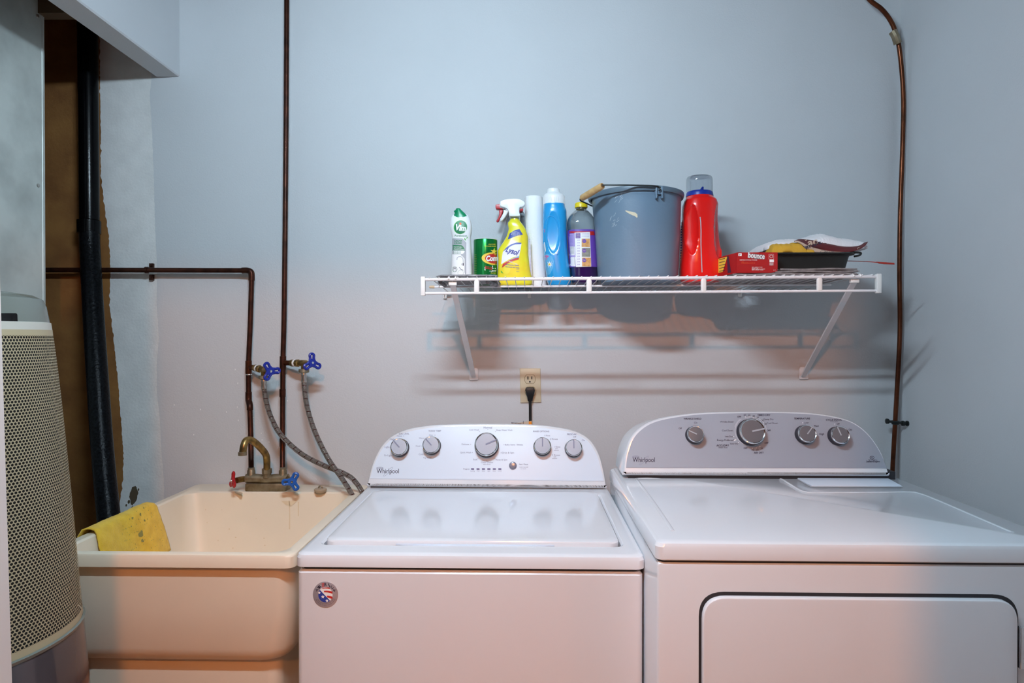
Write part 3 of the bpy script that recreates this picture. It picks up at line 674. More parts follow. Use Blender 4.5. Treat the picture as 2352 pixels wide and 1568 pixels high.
# gas line at the right corner
t = thing('copper_tubing', at(2048, 1100, 2.06), 'bent copper tube running down the right corner behind the dryer', 'pipe')
gp = [(1960, -45, 2.04), (1998, 0, 2.04), (2026, 22, 2.04), (2048, 52, 2.045), (2062, 92, 2.05), (2070, 150, 2.055), (2075, 230, 2.06), (2073, 340, 2.06), (2068, 480, 2.06), (2066, 620, 2.06), (2067, 760, 2.06), (2060, 900, 2.06), (2055, 990, 2.06), (2050, 1080, 2.06), (2048, 1150, 2.06), (2048, 1400, 2.05)]
mb = MB(); px_tube(mb, gp, 0.0068, 16, 6); mb.obj('tubing', 'copper_bright', t)
mb = MB(); px_tube(mb, [(2050, 72, 2.04), (2057, 84, 2.04), (2062, 100, 2.045)], 0.0115, 10, 2); mb.obj('tape_wrap', 'brass_old', t)
mb = MB(); c = at(2056, 970, 2.06); lathe(mb, [(-0.006, 0.007), (-0.006, 0.0105), (0.006, 0.0105), (0.006, 0.007)], c, (0, 0, 1), 14, False, False)
tube(mb, [at(2036, 967, 2.05), at(2086, 972, 2.05)], 0.004, 8)
for q in ((2038, 967), (2074, 972), (2084, 972)): lathe(mb, [(-0.005, 0.004), (-0.003, 0.0085), (0.003, 0.0085), (0.005, 0.004)], at(q[0], q[1], 2.05), (1, 0, 0), 10)
mb.obj('tube_clamp', 'wire_dark', t)

# ================================================================== WASHER and DRYER
def console(pref, outline, D0, z0, D1, ztop_px, Dback, panel, panel_mat, parent):
    """curved backsplash; returns mapper onto its sloped face and its normal"""
    p0 = Vector((0, CAMY+D0, z0)); zt = at(1176, ztop_px, D1).z; n = Vector((0, -(zt-z0), (D1-D0))).normalized()
    F_ = [on_plane(a, b, p0, n) for a, b in outline]
    c = sum(F_, Vector())/len(F_); u = Vector((1, 0, 0)); v = n.cross(u)
    P2 = [((p-c).dot(u), (p-c).dot(v)) for p in F_]
    def R(i, d): return [c+u*q[0]+v*q[1]-n*d for q in (inset2(P2, i) if i else P2)]
    zhi = max(p.z for p in F_); back = [Vector((p.x, CAMY+Dback, p.z-0.016*max(0, (p.z-z0)/(zhi-z0)))) for p in F_]
    mb = MB(); rings(mb, [back, R(0, 0.008), R(0.001, 0.004), R(0.0035, 0.001), R(0.008, 0)], True, True); con = mb.obj('console', 'appliance', parent, 28)
    mb = MB(); pp = [on_plane(a, b, p0+n*0.0002, n) for a, b in panel]; slab(mb, pp, n, 0.0010, 0.0005); mb.obj('control_panel', panel_mat, parent)
    return (lambda a, b, h=0.0016: on_plane(a, b, p0+n*h, n)), n
def smooth_outline(pts): return [tuple(p) for p in catmull([Vector((a, b, 0)) for a, b in pts], 5)]
def s2(pts): return [(p[0], p[1]) for p in smooth_outline(pts)]
def knob(parent, fn, n, x, y, r_px, ang, face, dark=True, offy=6, offx=0):
    base = fn(x+offx, y+offy); sc = (fn(x+10, y)-fn(x, y)).length/10; r = r_px*sc; h = 0.019+0.15*r
    mb = MB(); lathe(mb, [(0, r*1.05), (0.002, r*1.06), (0.006, r*0.98), (h*0.75, r*0.97), (h-0.003, r*0.99)], base, n, 36, True, True); k = mb.obj('knob', 'knob_dark', parent)
    mb = MB(); lathe(mb, [(h-0.005, r*0.99), (h-0.003, r*1.015), (h, r*1.0), (h+0.0012, r*0.95), (h+0.0002, r*0.88)], base, n, 40, False, False); mb.obj('chrome_ring', 'chrome', k)
    mb = MB(); lathe(mb, [(h-0.001, r*0.90), (h+0.0002, r*0.885), (h+0.0009, r*0.5), (h+0.0011, 0.0003)], base, n, 36); mb.obj('knob_face', face, k)
    u = Vector((1, 0, 0)); v = n.cross(u); d = u*math.sin(ang)+v*math.cos(ang); q = d.cross(n); c = base+n*(h+0.001); w_ = max(0.0014, r*0.06)
    mb = MB(); P = [c+d*(-0.002)+q*w_, c+d*r*0.93+q*w_, c+d*r*0.93-q*w_, c+d*(-0.002)-q*w_]; extrude(mb, P, n*0.0014); mb.obj('pointer', 'ink_grey' if face == 'knob_face' else 'grey_print', k)
    return k
# ---- washer
zw = 0.917; wx0 = at(676, 1300, 1.26).x; wx1 = at(1483, 1300, 1.26).x; wy0, wy1 = 1.26-2.1, 1.945-2.1
wa = thing('washing_machine', ((wx0+wx1)/2, (wy0+wy1)/2, 0), 'white top-loading washing machine in the middle under the shelf', 'washing machine')
mb = MB(); R = [rrect(wx0+0.004, wx1-0.004, wy0+0.003, wy1, 0.012, z) for z in (0.035, 0.877)]; R.append(rrect(wx0+0.009, wx1-0.009, wy0+0.008, wy1, 0.012, 0.8825))
rings(mb, R); mb.obj('body', 'appliance', wa, 28)
mb = MB(); rings(mb, [rrect(wx0+0.012, wx1-0.012, wy0+0.012, wy1, 0.01, z) for z in (0.880, 0.89)]); mb.obj('top_gap', 'seam', wa)
for x in (wx0+0.05, wx1-0.05):
    for y in (wy0+0.05, wy1-0.05): mb = MB(); lathe(mb, [(0, 0.02), (0.03, 0.02), (0.031, 0.01), (0.04, 0.01)], (x, y, 0), (0, 0, 1), 14); mb.obj('leveling_foot', 'black_rubber', wa)
# top frame with recess for the lid
UP = Vector((0, 0, 1))
lid_px = [(858, 1131), (1375, 1134), (1419, 1254), (748, 1245)]
lidw = [on_plane(a, b, (0, 0, zw), UP) for a, b in lid_px]
lx0a, lx1a, lx1b, lx0b = lidw[0].x, lidw[1].x, lidw[2].x, lidw[3].x; ly0 = (lidw[2].y+lidw[3].y)/2; ly1 = lidw[0].y
lx0 = (lx0a+lx0b)/2; lx1 = (lx1a+lx1b)/2
def rr4(x0, x1, y0, y1, r, z): return rrect(x0, x1, y0, y1, r, z, 6)
mb = MB()
rings(mb, [rr4(wx0+0.004, wx1-0.004, wy0+0.004, wy1, 0.016, 0.888), rr4(wx0, wx1, wy0, wy1, 0.018, 0.890), rr4(wx0, wx1, wy0, wy1, 0.018, zw-0.010), rr4(wx0+0.0025, wx1-0.0025, wy0+0.0025, wy1, 0.018, zw-0.004), rr4(wx0+0.008, wx1-0.008, wy0+0.008, wy1, 0.018, zw-0.0005), rr4(wx0+0.014, wx1-0.014, wy0+0.014, wy1-0.002, 0.018, zw),
    rr4(lx0-0.009, lx1+0.009, ly0-0.012, ly1+0.006, 0.022, zw), rr4(lx0-0.004, lx1+0.004, ly0-0.006, ly1+0.004, 0.02, zw-0.004), rr4(lx0-0.003, lx1+0.003, ly0-0.005, ly1+0.003, 0.02, zw-0.016)], True, True)
mb.obj('top_frame', 'appliance', wa, 28)
mb = MB()
def lidring(i, z):
    R_ = rr4(lx0+i, lx1-i, ly0+i, ly1-i, 0.022, z); out = []
    for p in R_:
        q = Vector(p); out.append(q)
    return out
rings(mb, [lidring(0.002, zw-0.014), lidring(0.0, zw-0.012), lidring(0, zw+0.003), lidring(0.0015, zw+0.006), lidring(0.006, zw+0.0078), lidring(0.018, zw+0.0082), lidring(0.10, zw+0.0086)], True, True)
mb.obj('lid', 'appliance', wa, 28)
mb = MB(); hx0 = on_plane(940, 1252, (0, 0, zw), UP).x; hx1 = on_plane(1240, 1252, (0, 0, zw), UP).x
P = [Vector((hx0-0.03, ly0-0.002, zw+0.001)), Vector((hx0+0.03, ly0-0.013, zw+0.001)), Vector((hx1-0.03, ly0-0.013, zw+0.001)), Vector((hx1+0.03, ly0-0.002, zw+0.001))]
extrude(mb, P, (0, 0, -0.003)); mb.obj('lid_grip', 'panel_white', wa)
wo = s2([(842.5, 1116), (845, 1100), (854, 1066), (873, 1027), (899, 1001), (938, 984), (985, 976), (1031, 973), (1123, 971.6), (1221, 973.5), (1275, 979), (1321, 988.5), (1355, 1008), (1376, 1040), (1387, 1077), (1392, 1104), (1394, 1121)])
wp = s2([(850, 1099), (859, 1068), (878, 1031), (903, 1007), (940, 991), (985, 983), (1031, 980), (1123, 979), (1221, 981), (1275, 986), (1318, 995), (1350, 1013), (1370, 1043), (1381, 1078), (1387, 1105)])
fw, nw = console('w', wo, 1.81, zw+0.003, 1.865, 972, 1.94, wp, 'panel_white', wa)
mb = MB(); a = on_plane(846, 1119.5, (0, 0, zw), UP); b = on_plane(1391, 1122.5, (0, 0, zw), UP); box(mb, (a.x+0.006, CAMY+1.821, zw-0.002), (b.x-0.006, CAMY+1.90, zw+0.02)); mb.obj('console_gap', 'seam', wa)
for x, y, r, a in ((922, 1020, 19.5, -0.75), (994, 1015.5, 19.5, -0.75), (1118, 1014.5, 26.5, 1.15), (1244, 1018, 19.5, 0.0), (1314.5, 1022, 19, 0.0)): knob(wa, fw, nw, x, y, r, a, 'knob_face', offy=8, offx=(x-1118)*0.012)
mb = MB(); c = fw(1178, 1069); lathe(mb, [(0, 0.0112), (0.002, 0.011), (0.003, 0.009)], c, nw, 28); sb = mb.obj('start_button', 'button', wa)
mb = MB(); lathe(mb, [(0.002, 0.0088), (0.0045, 0.0075), (0.0052, 0.001)], c, nw, 28); mb.obj('button_cap', 'button', sb)
for i in range(6): mb = MB(); x = 1085.5+12.5*i; slab(mb, [fw(a, b, 0.001) for a, b in fillet([(x-3.8, 1075), (x+3.8, 1075), (x+3.8, 1078.4), (x-3.8, 1078.4)], 1.6, 3)], nw, 0.0012, 0.0003); mb.obj('indicator_light', 'indicator', wa)
def logo(parent, fn, cx, cy):
    mb = MB(); text(mb, 'Whirlpool', cx, cy, 51, fn, bold=0.005, hs=1.25); mb.obj('logo_lettering', 'ink', parent, smooth=False)
    mb = MB(); ribbon(mb, ell(cx+1, cy+1, 14.5, 2.6, -0.78, 40), 0.5, fn, closed=True); ribbon(mb, ell(cx-18, cy-7.6, 7.4, 1.7, 0, 28), 0.9, fn, closed=True); text(mb, 'CDK', cx-18, cy-7.6, 5, fn); mb.obj('logo_rings', 'ink_grey', parent, smooth=False)
logo(wa, fw, 890.5, 1082)
mb = MB(); f1 = lambda a, b: fw(a, b, 0.0018)
for s, x, y, wd in (('SOIL LEVEL', 928, 996, 24), ('WASH TEMP', 998.5, 989.5, 29), ('Normal', 1120.6, 981.7, 19.5), ('RINSE OPTIONS', 1243, 990.5, 37), ('PRESOAK', 1313.5, 997.3, 22.5), ('Progress', 1071.5, 1076.7, 14.5), ('Start / Pause', 1202.5, 1066, 20.5)): text(mb, s, x, y, wd, f1, 0.012)
mb.obj('heading_lettering', 'ink_grey', wa, smooth=False)
mb = MB()
for s, x, y, wd in (('Heavy', 918, 1001, 12.5), ('Med', 900, 1008.5, 9), ('Light', 889, 1026.5, 11), ('Ex Light', 892, 1045.5, 18), ('Hot', 990, 999, 8), ('Warm', 968.5, 1006, 12), ('Cool', 960, 1024, 10), ('Cold', 967, 1043, 10), ('Tap Cold', 981, 1051, 18.5),
    ('Cold Wash', 1089, 987, 22.5), ('Deep Water Wash', 1158.5, 987.5, 37), ('Delicate', 1069, 1020, 17), ('Bulky Items / Sheets', 1180.5, 1021, 41), ('Quick Wash', 1069.5, 1039, 25), ('Drain & Spin', 1167, 1039.5, 27), ('Soak', 1091.5, 1055, 10), ('Rinse & Spin', 1152, 1055.5, 26), ('Clean Washer', 1119, 1061.5, 28), ('with affresh', 1118, 1066, 17),
    ('Sensing', 1085.5, 1081.5, 10), ('Wash', 1098, 1081.5, 7), ('Rinse', 1110.5, 1081.5, 7), ('Spin', 1123, 1081.5, 6), ('Done', 1135.5, 1081.5, 7), ('Lid Lock', 1148, 1081.5, 9), ('Hold 3 Seconds', 1203, 1072.5, 20), ('to Cancel', 1202, 1076.2, 12),
    ('1 Rinse', 1257, 1000, 13), ('2 Rinses', 1272, 1008, 18), ('1 Rinse', 1280, 1026, 14), ('with', 1278, 1030, 6), ('softener', 1278, 1033.8, 12), ('2 Rinses', 1277, 1045, 18), ('with', 1274.5, 1048.8, 6), ('softener', 1274, 1052.4, 12), ('Off', 1320, 1003, 7), ('On', 1340, 1011, 7)): text(mb, s, x, y, wd, f1, 0.0)
for x, y in ((927, 1001), (906, 1009), (896, 1027), (903, 1046), (999, 999), (978, 1006), (968, 1024), (974, 1043), (1120.5, 986), (1101, 990.5), (1138, 990.5), (1081, 1020), (1157.5, 1021), (1085, 1039), (1151, 1039.5), (1098, 1053), (1137, 1053), (1118, 1058)): ribbon(mb, ell(x, y, 0.9, 0.9, 0, 8), 0.35, f1, closed=True)
mb.obj('setting_lettering', 'ink_grey', wa, smooth=False)
# round sticker on the front
fs_ = lambda a, b: at(a, b, 1.26+0.003-0.0006); fs1 = lambda a, b: at(a, b, 1.26+0.003-0.0009); fs2 = lambda a, b: at(a, b, 1.26+0.003-0.0012)
mb = MB(); SXc, SYc = 747.8, 1364.8; slab(mb, [at(a, b, 1.263) for a, b in ell(SXc, SYc, 29, 30, 0, 48)], (0, -1, 0), 0.0006, 0.0002); st = mb.obj('round_sticker', 'sticker_base', wa)
mb = MB(); patch(mb, ell(747.5, 1365.5, 16.5, 17.5, 0, 40), fs1, 3); mb.obj('emblem_field', 'white_print', st, smooth=False)
mb = MB()
def inside(p): return ((p[0]-747.5)/16.5)**2+((p[1]-1365.5)/17.5)**2 < 1
for k, (yA, h) in enumerate(((1348.8, 2.4), (1357.0, 5), (1368.6, 6))):
    P = []
    xl = [740, 744, 751][k]; xr_ = [757, 763.5, 763.5][k]
    top_ = [(x, yA+((x-750)/15)**2*2.5-(1 if k else 0)) for x in [xl+(xr_-xl)*i/10 for i in range(11)]]
    bot = [(x, y+h*(0.6+0.4*i/10)) for i, (x, y) in enumerate(top_)][::-1]
    patch(mb, top_+bot, fs2, 2)
mb.obj('emblem_stripes', 'red_print', st, smooth=False)
mb = MB(); P = [(735, 1354.5), (758, 1378)]
arc_ = [(747.5+16.5*math.cos(a), 1365.5+17.5*math.sin(a)) for a in [math.radians(d) for d in range(50, 222, 8)]]
patch(mb, [(734.5, 1354)]+[(758, 1379)]+arc_, fs1 if False else (lambda a, b: at(a, b, 1.26+0.003-0.0010)), 2, c=(744, 1371)); mb.obj('emblem_field_blue', 'blue_print', st, smooth=False)
mb = MB(); patch(mb, star(741.5, 1370, 4.6, 2.0), fs2, 1, c=(741.5, 1370)); patch(mb, star(733.5, 1361, 3.5, 1.6), fs2, 1, c=(733.5, 1361)); patch(mb, star(751, 1379, 4, 1.8), fs2, 1, c=(751, 1379)); mb.obj('emblem_stars', 'white_print', st, smooth=False)
mb = MB()
for i, ch in enumerate('AMERICA'):
    if ch == 'E': continue
    a = math.radians(-62+i*21); text(mb, ch, 747.5+22.5*math.sin(a), 1365.5-23*math.cos(a), 5.6 if ch != 'I' else 1.6, fs1, 0.02, rot=-a, hs=1.15 if ch != 'M' else 1.4)
for r_, n_ in ((20.5, 30), (24, 26)):
    for i in range(n_):
        a = math.radians(115+i*130/n_); 
        if i % 6 != 5: ribbon(mb, [(747.5+r_*math.sin(a), 1365.5-r_*math.cos(a)), (747.5+r_*math.sin(a+0.05), 1365.5-r_*math.cos(a+0.05))], 0.8, fs1)
mb.obj('sticker_lettering', 'ink', st, smooth=False)
mb = MB(); a = math.radians(-20)
for q in (-3.2, 0, 3.2): ribbon(mb, [(739.5-0.2*q+0, 1344-q-0.5+0.6), (742, 1343-q-0.6), (744.8, 1342.6-q)], 1.7, fs1)
mb.obj('striped_letter', 'red_print', st, smooth=False)
# ---- dryer
zd = 0.982; dx0 = at(1507, 1290, 1.144).x; dx1 = dx0+0.745; dy0, dy1 = 1.144-2.1, 1.80-2.1
da = thing('dryer', ((dx0+dx1)/2, (dy0+dy1)/2, 0), 'white front-loading dryer at the right, pulled forward of the washer', 'dryer')
zb1 = at(1507, 1291, 1.147).z
mb = MB(); box(mb, (dx0+0.003, dy0+0.003, 0.03), (dx1-0.003, dy1, zb1), 0.006, 3)
body = mb.obj('body', 'appliance', da, 28)
for x in (dx0+0.05, dx1-0.05):
    for y in (dy0+0.05, dy1-0.05): mb = MB(); lathe(mb, [(0, 0.02), (0.02, 0.02), (0.021, 0.01), (0.035, 0.01)], (x, y, 0), (0, 0, 1), 14); mb.obj('leveling_foot', 'black_rubber', da)
mb = MB(); rings(mb, [rr4(dx0+0.006, dx1-0.006, dy0+0.006, dy1, 0.01, z) for z in (zb1-0.004, zb1+0.006)]); mb.obj('top_gap', 'seam', da)
mb = MB(); rings(mb, [rr4(dx0+0.002, dx1-0.002, dy0+0.002, dy1, 0.014, zb1+0.004), rr4(dx0, dx1, dy0, dy1, 0.015, zb1+0.006), rr4(dx0, dx1, dy0, dy1, 0.015, zd-0.009), rr4(dx0+0.003, dx1-0.003, dy0+0.003, dy1-0.003, 0.015, zd-0.003), rr4(dx0+0.009, dx1-0.009, dy0+0.009, dy1-0.005, 0.015, zd)]); mb.obj('top_panel', 'appliance', da, 28)
tp = lambda a, b, h=0.0: on_plane(a, b, (0, 0, zd+h), UP)
def bead(pts, r, n=6, flat=0.35):
    mb = MB(); tube(mb, catmull([tp(a, b) for a, b in pts], n), r, 10)
    for v in mb.v: v.z = zd+max(-0.001, (v.z-zd)*flat)
    return mb
bead([(1545, 1219), (1500, 1152), (1466, 1106), (1464, 1100), (1475, 1098), (1600, 1096.5), (1770, 1096.5), (1795, 1100), (1812, 1110), (1835, 1124), (1850, 1129), (1875, 1130.5), (2000, 1130.5), (2085, 1129.5), (2112, 1133), (2150, 1147), (2250, 1190), (2325, 1222)], 0.0042).obj('embossed_ridge', 'appliance', da, 60)
mb = MB(); slab(mb, [tp(a, b) for a, b in ((1829, 1098), (2035, 1098), (2071, 1117.5), (1864, 1117))], (0, 0, 1), 0.003, 0.001); ls = mb.obj('lint_screen_lid', 'panel_white', da)
mb = MB(); extrude(mb, [tp(a, b, 0.0004) for a, b in ((1826, 1097), (2037, 1097), (2075, 1118.3), (1862, 1118.2))], (0, 0, 0.0004)); mb.obj('lint_lid_gap', 'grey_print', da)
do = s2([(1431, 1090.5), (1432, 1070), (1436, 1040), (1447, 1007), (1467, 983), (1498, 965), (1543, 954), (1608, 946.5), (1698, 944), (1802, 944), (1876, 948), (1936, 959), (1971, 973.5), (2001, 1000), (2025, 1036), (2039, 1073), (2044, 1092)])
dp = s2([(1438, 1074), (1442, 1042), (1453, 1011), (1472, 988), (1501, 970.5), (1545, 959.5), (1608, 951.5), (1698, 948.5), (1802, 948.5), (1875, 952.5), (1934, 963), (1967, 977), (1996, 1002), (2020, 1037), (2037, 1075)])
fd, nd = console('d', do, 1.655, zd+0.003, 1.705, 944.5, 1.79, dp, 'panel_silver', da)
mb = MB(); a = tp(1434, 1092); b = tp(2041, 1093); box(mb, (a.x+0.006, CAMY+1.666, zd-0.002), (b.x-0.006, CAMY+1.75, zd+0.02)); mb.obj('console_gap', 'seam', da)
for x, y, r, a in ((1599, 991, 19, -1.13), (1729, 985, 29, 1.36), (1855.5, 990, 20.5, 0.70), (1931.5, 993, 20.5, -0.32)): knob(da, fd, nd, x, y, r, a, 'knob_face_dark', dark=True, offy=8, offx=-(x-1176)*0.013)
logo(da, fd, 1478.5, 1056)
f1 = lambda a, b: fd(a, b, 0.0018)
mb = MB()
for s, x, y, wd in (('WRINKLE SHIELD', 1590.5, 961.5, 41), ('TIMED DRY', 1754.5, 953, 30), ('OFF', 1697.8, 957, 8.5), ('OFF', 1765.5, 988.5, 9), ('ACCUDRY', 1660, 1023, 29), ('OFF', 1712.5, 1029, 9), ('OFF', 1760.5, 1017, 9), ('AIR DRY', 1743, 1039.5, 22.5), ('TEMPERATURE', 1842, 961, 37), ('CYCLE SIGNAL', 1915.5, 964, 37), ('SensorDrying', 2005.5, 1059.5, 31)): text(mb, s, x, y, wd, f1, 0.018)
mb.obj('heading_lettering', 'ink', da, smooth=False)
mb = MB()
for s, x, y, wd in (('On', 1598, 970.5, 7), ('Off', 1562.5, 983.5, 7), ('60', 1711, 953, 5.5), ('50', 1720.5, 953.5, 5.5), ('40', 1731, 955.5, 5.5), ('30', 1740.5, 959, 5), ('20', 1751, 965.5, 5), ('10', 1758, 973.5, 5), ('Damp Dry', 1765.5, 962.5, 22.5), ('Cool Down', 1774, 971.5, 25), ('Wrinkle Shield', 1669, 968.5, 30.5), ('Cool Down', 1671, 988.5, 25), ('Less Dry', 1674, 1002, 18), ('Energy Preferred', 1666, 1010.5, 38), ('Very Dry', 1686, 1018.8, 19), ('sensor dryer', 1661, 1027.5, 21), ('10', 1729.5, 1033, 5), ('20', 1739.5, 1032.5, 5.5), ('30', 1749.5, 1029.5, 5), ('Low', 1852.5, 970.5, 9.5), ('Med', 1875, 978, 10), ('High', 1887.5, 996.5, 11), ('Push to Start', 1916, 968, 17), ('Off', 1925, 973.3, 7), ('On', 1953, 986.5, 7.5), ('high efficiency', 2004.5, 1055.8, 20)): text(mb, s, x, y, wd, f1, 0.0)
ribbon(mb, ell(2003, 1050.3, 5, 3.2, 0, 20), 0.7, f1, closed=True); text(mb, 'he', 2003, 1050.3, 4.5, f1)
mb.obj('setting_lettering', 'ink', da, smooth=False)
mb = MB()
arc2 = lambda a0, a1, r, n=24: [(1725.5+r*math.sin(math.radians(a0+(a1-a0)*k/n)), 989+r*0.93*math.cos(math.radians(a0+(a1-a0)*k/n))*-1) for k in range(n+1)]
ribbon(mb, arc2(-26, 96, 34.5), 0.7, f1); ribbon(mb, arc2(200, 322, 37), 0.7, f1); ribbon(mb, arc2(285, 318, 39), 0.5, f1); ribbon(mb, arc2(150, 192, 37), 0.7, f1)
for x, y in ((1712, 957), (1720.8, 957), (1730, 959.5), (1738.6, 963), (1746.5, 968.6), (1753, 975), (1728, 1029), (1737, 1028.5), (1745.5, 1025.3), (1843.5, 970.7), (1917, 973.6), (1685.5, 1002.3), (1696, 1015.8)): patch(mb, ell(x, y, 1.2, 1.2, 0, 10), f1, 1)
patch(mb, ell(1688, 1010.5, 3.6, 1.7, -0.6, 14), f1, 1)
mb.obj('dial_marks', 'ink_white', da, smooth=False)
# dryer door set in a dark groove
fD = lambda a, b, h=0.0: at(a, b, 1.147-h)
zlow = 0.30
def doorloop(xl, xr_, yt, r, h):
    a = fD(xl, yt, h); b = fD(xr_, yt+4, h); P = [(a.x, zlow), (a.x, a.z), (b.x, a.z), (b.x, zlow)]; L_ = fillet(P, [0.03, r, r, 0.03], 8); return [Vector((p.x, fD(0, 0, h).y, p.y)) for p in L_]
mb = MB(); slab(mb, doorloop(1605, 2338, 1358, 0.045, 0.0), (0, -1, 0), 0.0012, 0.0006); mb.obj('door_groove', 'seam', da)
mb = MB(); Lp = doorloop(1611, 2331, 1366, 0.042, 0.0); slab(mb, Lp, (0, -1, 0), 0.010, 0.005); dd = mb.obj('door', 'appliance', da, 28)
mb = MB(); c = fD(2337, 1435, 0.0); d_ = fD(2338, 1530, 0.0); box(mb, (c.x-0.002, c.y-0.010, d_.z), (c.x+0.004, c.y-0.002, c.z), 0.001); mb.obj('door_hinge', 'chrome', dd)
# ================================================================== papers, outlet, cord
t = thing('wall_outlet', at(1218, 920, 2.098), 'beige duplex wall outlet above the washer console', 'outlet')
WZ = -0.0022
def wallp(a, b, h=0.0): return at(a, b, 2.1+WZ-h)
mb = MB(); slab(mb, [wallp(a, b) for a, b in ((1193.5, 845.5), (1241.2, 845.5), (1243, 923.5), (1195.5, 924.5))], (0, -1, 0), 0.0055, 0.003); mb.obj('cover_plate', 'outlet', t)
def recept(cx, cy):
    mb = MB(); P = [(cx+12.2*math.cos(a), cy+min(max(12.6*math.sin(a), -10), 10)) for a in [2*pi*k/40 for k in range(40)]]
    slab(mb, [wallp(a, b, 0.005) for a, b in inset2(P, -0.8)], (0, -1, 0), 0.0008, 0.0002); mb.obj('receptacle_gap', 'brown_ring', t)
    mb = MB(); slab(mb, [wallp(a, b, 0.005) for a, b in P], (0, -1, 0), 0.0016, 0.0004); r_ = mb.obj('receptacle', 'outlet', t); mb = MB()
    for x0_, x1_, y0_, y1_ in ((cx-6.2, cx-3.6, cy-6, cy+1), (cx+2.8, cx+5.2, cy-6, cy+0.5)): patch(mb, quadp(x0_, y0_, x1_, y1_, 1), lambda a, b: wallp(a, b, 0.0069), 1)
    patch(mb, ell(cx-0.3, cy+6.2, 2, 2.1, 0, 12), lambda a, b: wallp(a, b, 0.0069), 1); mb.obj('socket_slots', 'dark_hole', r_)
recept(1217.4, 870.3); recept(1218.5, 898.5)
mb = MB(); lathe(mb, [(0, 0.003), (0.001, 0.0025), (0.0013, 0.0003)], wallp(1217.7, 885, 0.0055), (0, -1, 0), 12); mb.obj('plate_screw', 'outlet', t)
t = thing('power_cord', at(1218, 900, 2.06), 'black power cord plugged into the outlet above the washer', 'power cord')
mb = MB(); sec = []
for y, hw_, d0, d1 in ((889, 8, 0.009, 0.020), (891, 10, 0.008, 0.030), (896, 11, 0.008, 0.032), (904, 9, 0.008, 0.030), (912, 6.6, 0.010, 0.026), (919, 5.6, 0.011, 0.023), (921, 5.2, 0.011, 0.022)):
    a = at(1217.6-hw_, y, 2.08); b = at(1217.6+hw_, y, 2.08); sec.append(rrect(a.x, b.x, -0.0022-d1, -0.0022-d0+0.001, 0.004, a.z, 3))
rings(mb, sec); mb.obj('plug', 'black_rubber', t)
mb = MB(); tube(mb, catmull([at(1217.6, 918, 2.082), at(1217.8, 940, 2.082), at(1218, 965, 2.08), at(1218, 1000, 2.075), at(1216, 1100, 2.06)], 5), 0.0048, 12)
for v in mb.v: pass
mb.obj('cord', 'black_rubber', t)
t = thing('instruction_booklet', at(1195, 990, 1.97), 'cream booklet with orange spine tucked behind the washer console', 'booklet')
mb = MB(); P = [at(1150, 976, 1.965), at(1221, 966.5, 1.965), at(1221, 1010, 1.965), at(1150, 1015, 1.965)]; extrude(mb, P, (0, 0.004, 0)); mb.obj('cover', 'cream_paper', t)
mb = MB(); P = [at(1214.5, 967.5, 1.964), at(1221, 967.5, 1.964), at(1221, 1010, 1.964), at(1214.5, 1010, 1.964)]; extrude(mb, P, (0, 0.001, 0)); mb.obj('spine_strip', 'orange_tag', t)
mb = MB(); text(mb, 'IMPORTANT', 1186, 971.8, 24, lambda a, b: at(a, b, 1.9635), 0.01, rot=0.08, hs=0.9); text(mb, 'I', 1202, 970, 1, lambda a, b: at(a, b, 1.9635)); mb.obj('cover_lettering', 'ink', t, smooth=False)

# ================================================================== WIRE SHELF
sxa, sxb = at(972, 640, 1.69).x, at(2017, 632, 1.69).x
t = sh_t = thing('wire_shelf', ((sxa+sxb)/2, -0.01, deckz(0.35, 2.09)), 'white coated wire shelf on two diagonal brackets above the washer and dryer', 'shelf')
def xr(name, D, dz, r, xa=sxa, xb=sxb, m='wire_white'):
    mb = MB(); tube(mb, [Vector((x, CAMY+D, deckz(x, D)+dz)) for x in (xa, xb)], r, 12); return mb.obj(name, m, t)
xr('front_top_rail', 1.69, -0.0045, 0.0044); xr('front_bottom_rail', 1.69, -0.0415, 0.0036)
xr('middle_rail', 1.885, -0.0045, 0.0032, sxa+0.002, sxb-0.03); xr('back_rail', 2.078, -0.0045, 0.0032, sxa+0.03, sxb-0.03)
for x, D in ((sxa-0.004, 1.885), (sxa+0.022, 2.078)):
    mb = MB(); lathe(mb, [(-0.012, 0.0015), (-0.011, 0.0042), (0, 0.0045), (0.004, 0.0045)], (x+0.002, CAMY+D, deckz(x, D)-0.0045), (1, 0, 0), 10); mb.obj('wire_tip_cap', 'cream_cap', t)
nw_ = 47; wire_me = None
for i in range(nw_):
    x = sxa+0.017+i*(sxb-sxa-0.034)/(nw_-1)
    if wire_me is None:
        mb = MB(); tube(mb, [(0, CAMY+1.684, 0), (0, CAMY+1.70, 0.0005), (0, CAMY+2.086, -0.0088)], 0.00145, 6)
        base = deckz(x, 1.69)+0.0004; off = OFF[t.name]
        wire_me = mb.mesh('wire'); wire_me.materials.append(M['wire_white']); wire_me.polygons.foreach_set('use_smooth', [True]*len(wire_me.polygons))
    o = bpy.data.objects.new('wire', wire_me); COL.objects.link(o); o.parent = t; o.location = Vector((x, 0, deckz(x, 1.69)+0.0004))-OFF[t.name]
for px in (1095, 1353, 1616, 1882):
    a = at(px, 655, 1.69); x = a.x; mb = MB(); d = deckz(x, 1.69)
    R = [rrect(x-w_, x+w_, CAMY+1.69-h_, CAMY+1.69+h_, min(w_, h_)*0.9, d+z, 4) for z, w_, h_ in ((-0.0415-0.002, 0.0065, 0.003), (-0.036, 0.0072, 0.005), (-0.012, 0.0072, 0.005), (-0.004, 0.005, 0.004))]
    rings(mb, R); mb.obj('rail_connector', 'cap_white', t)
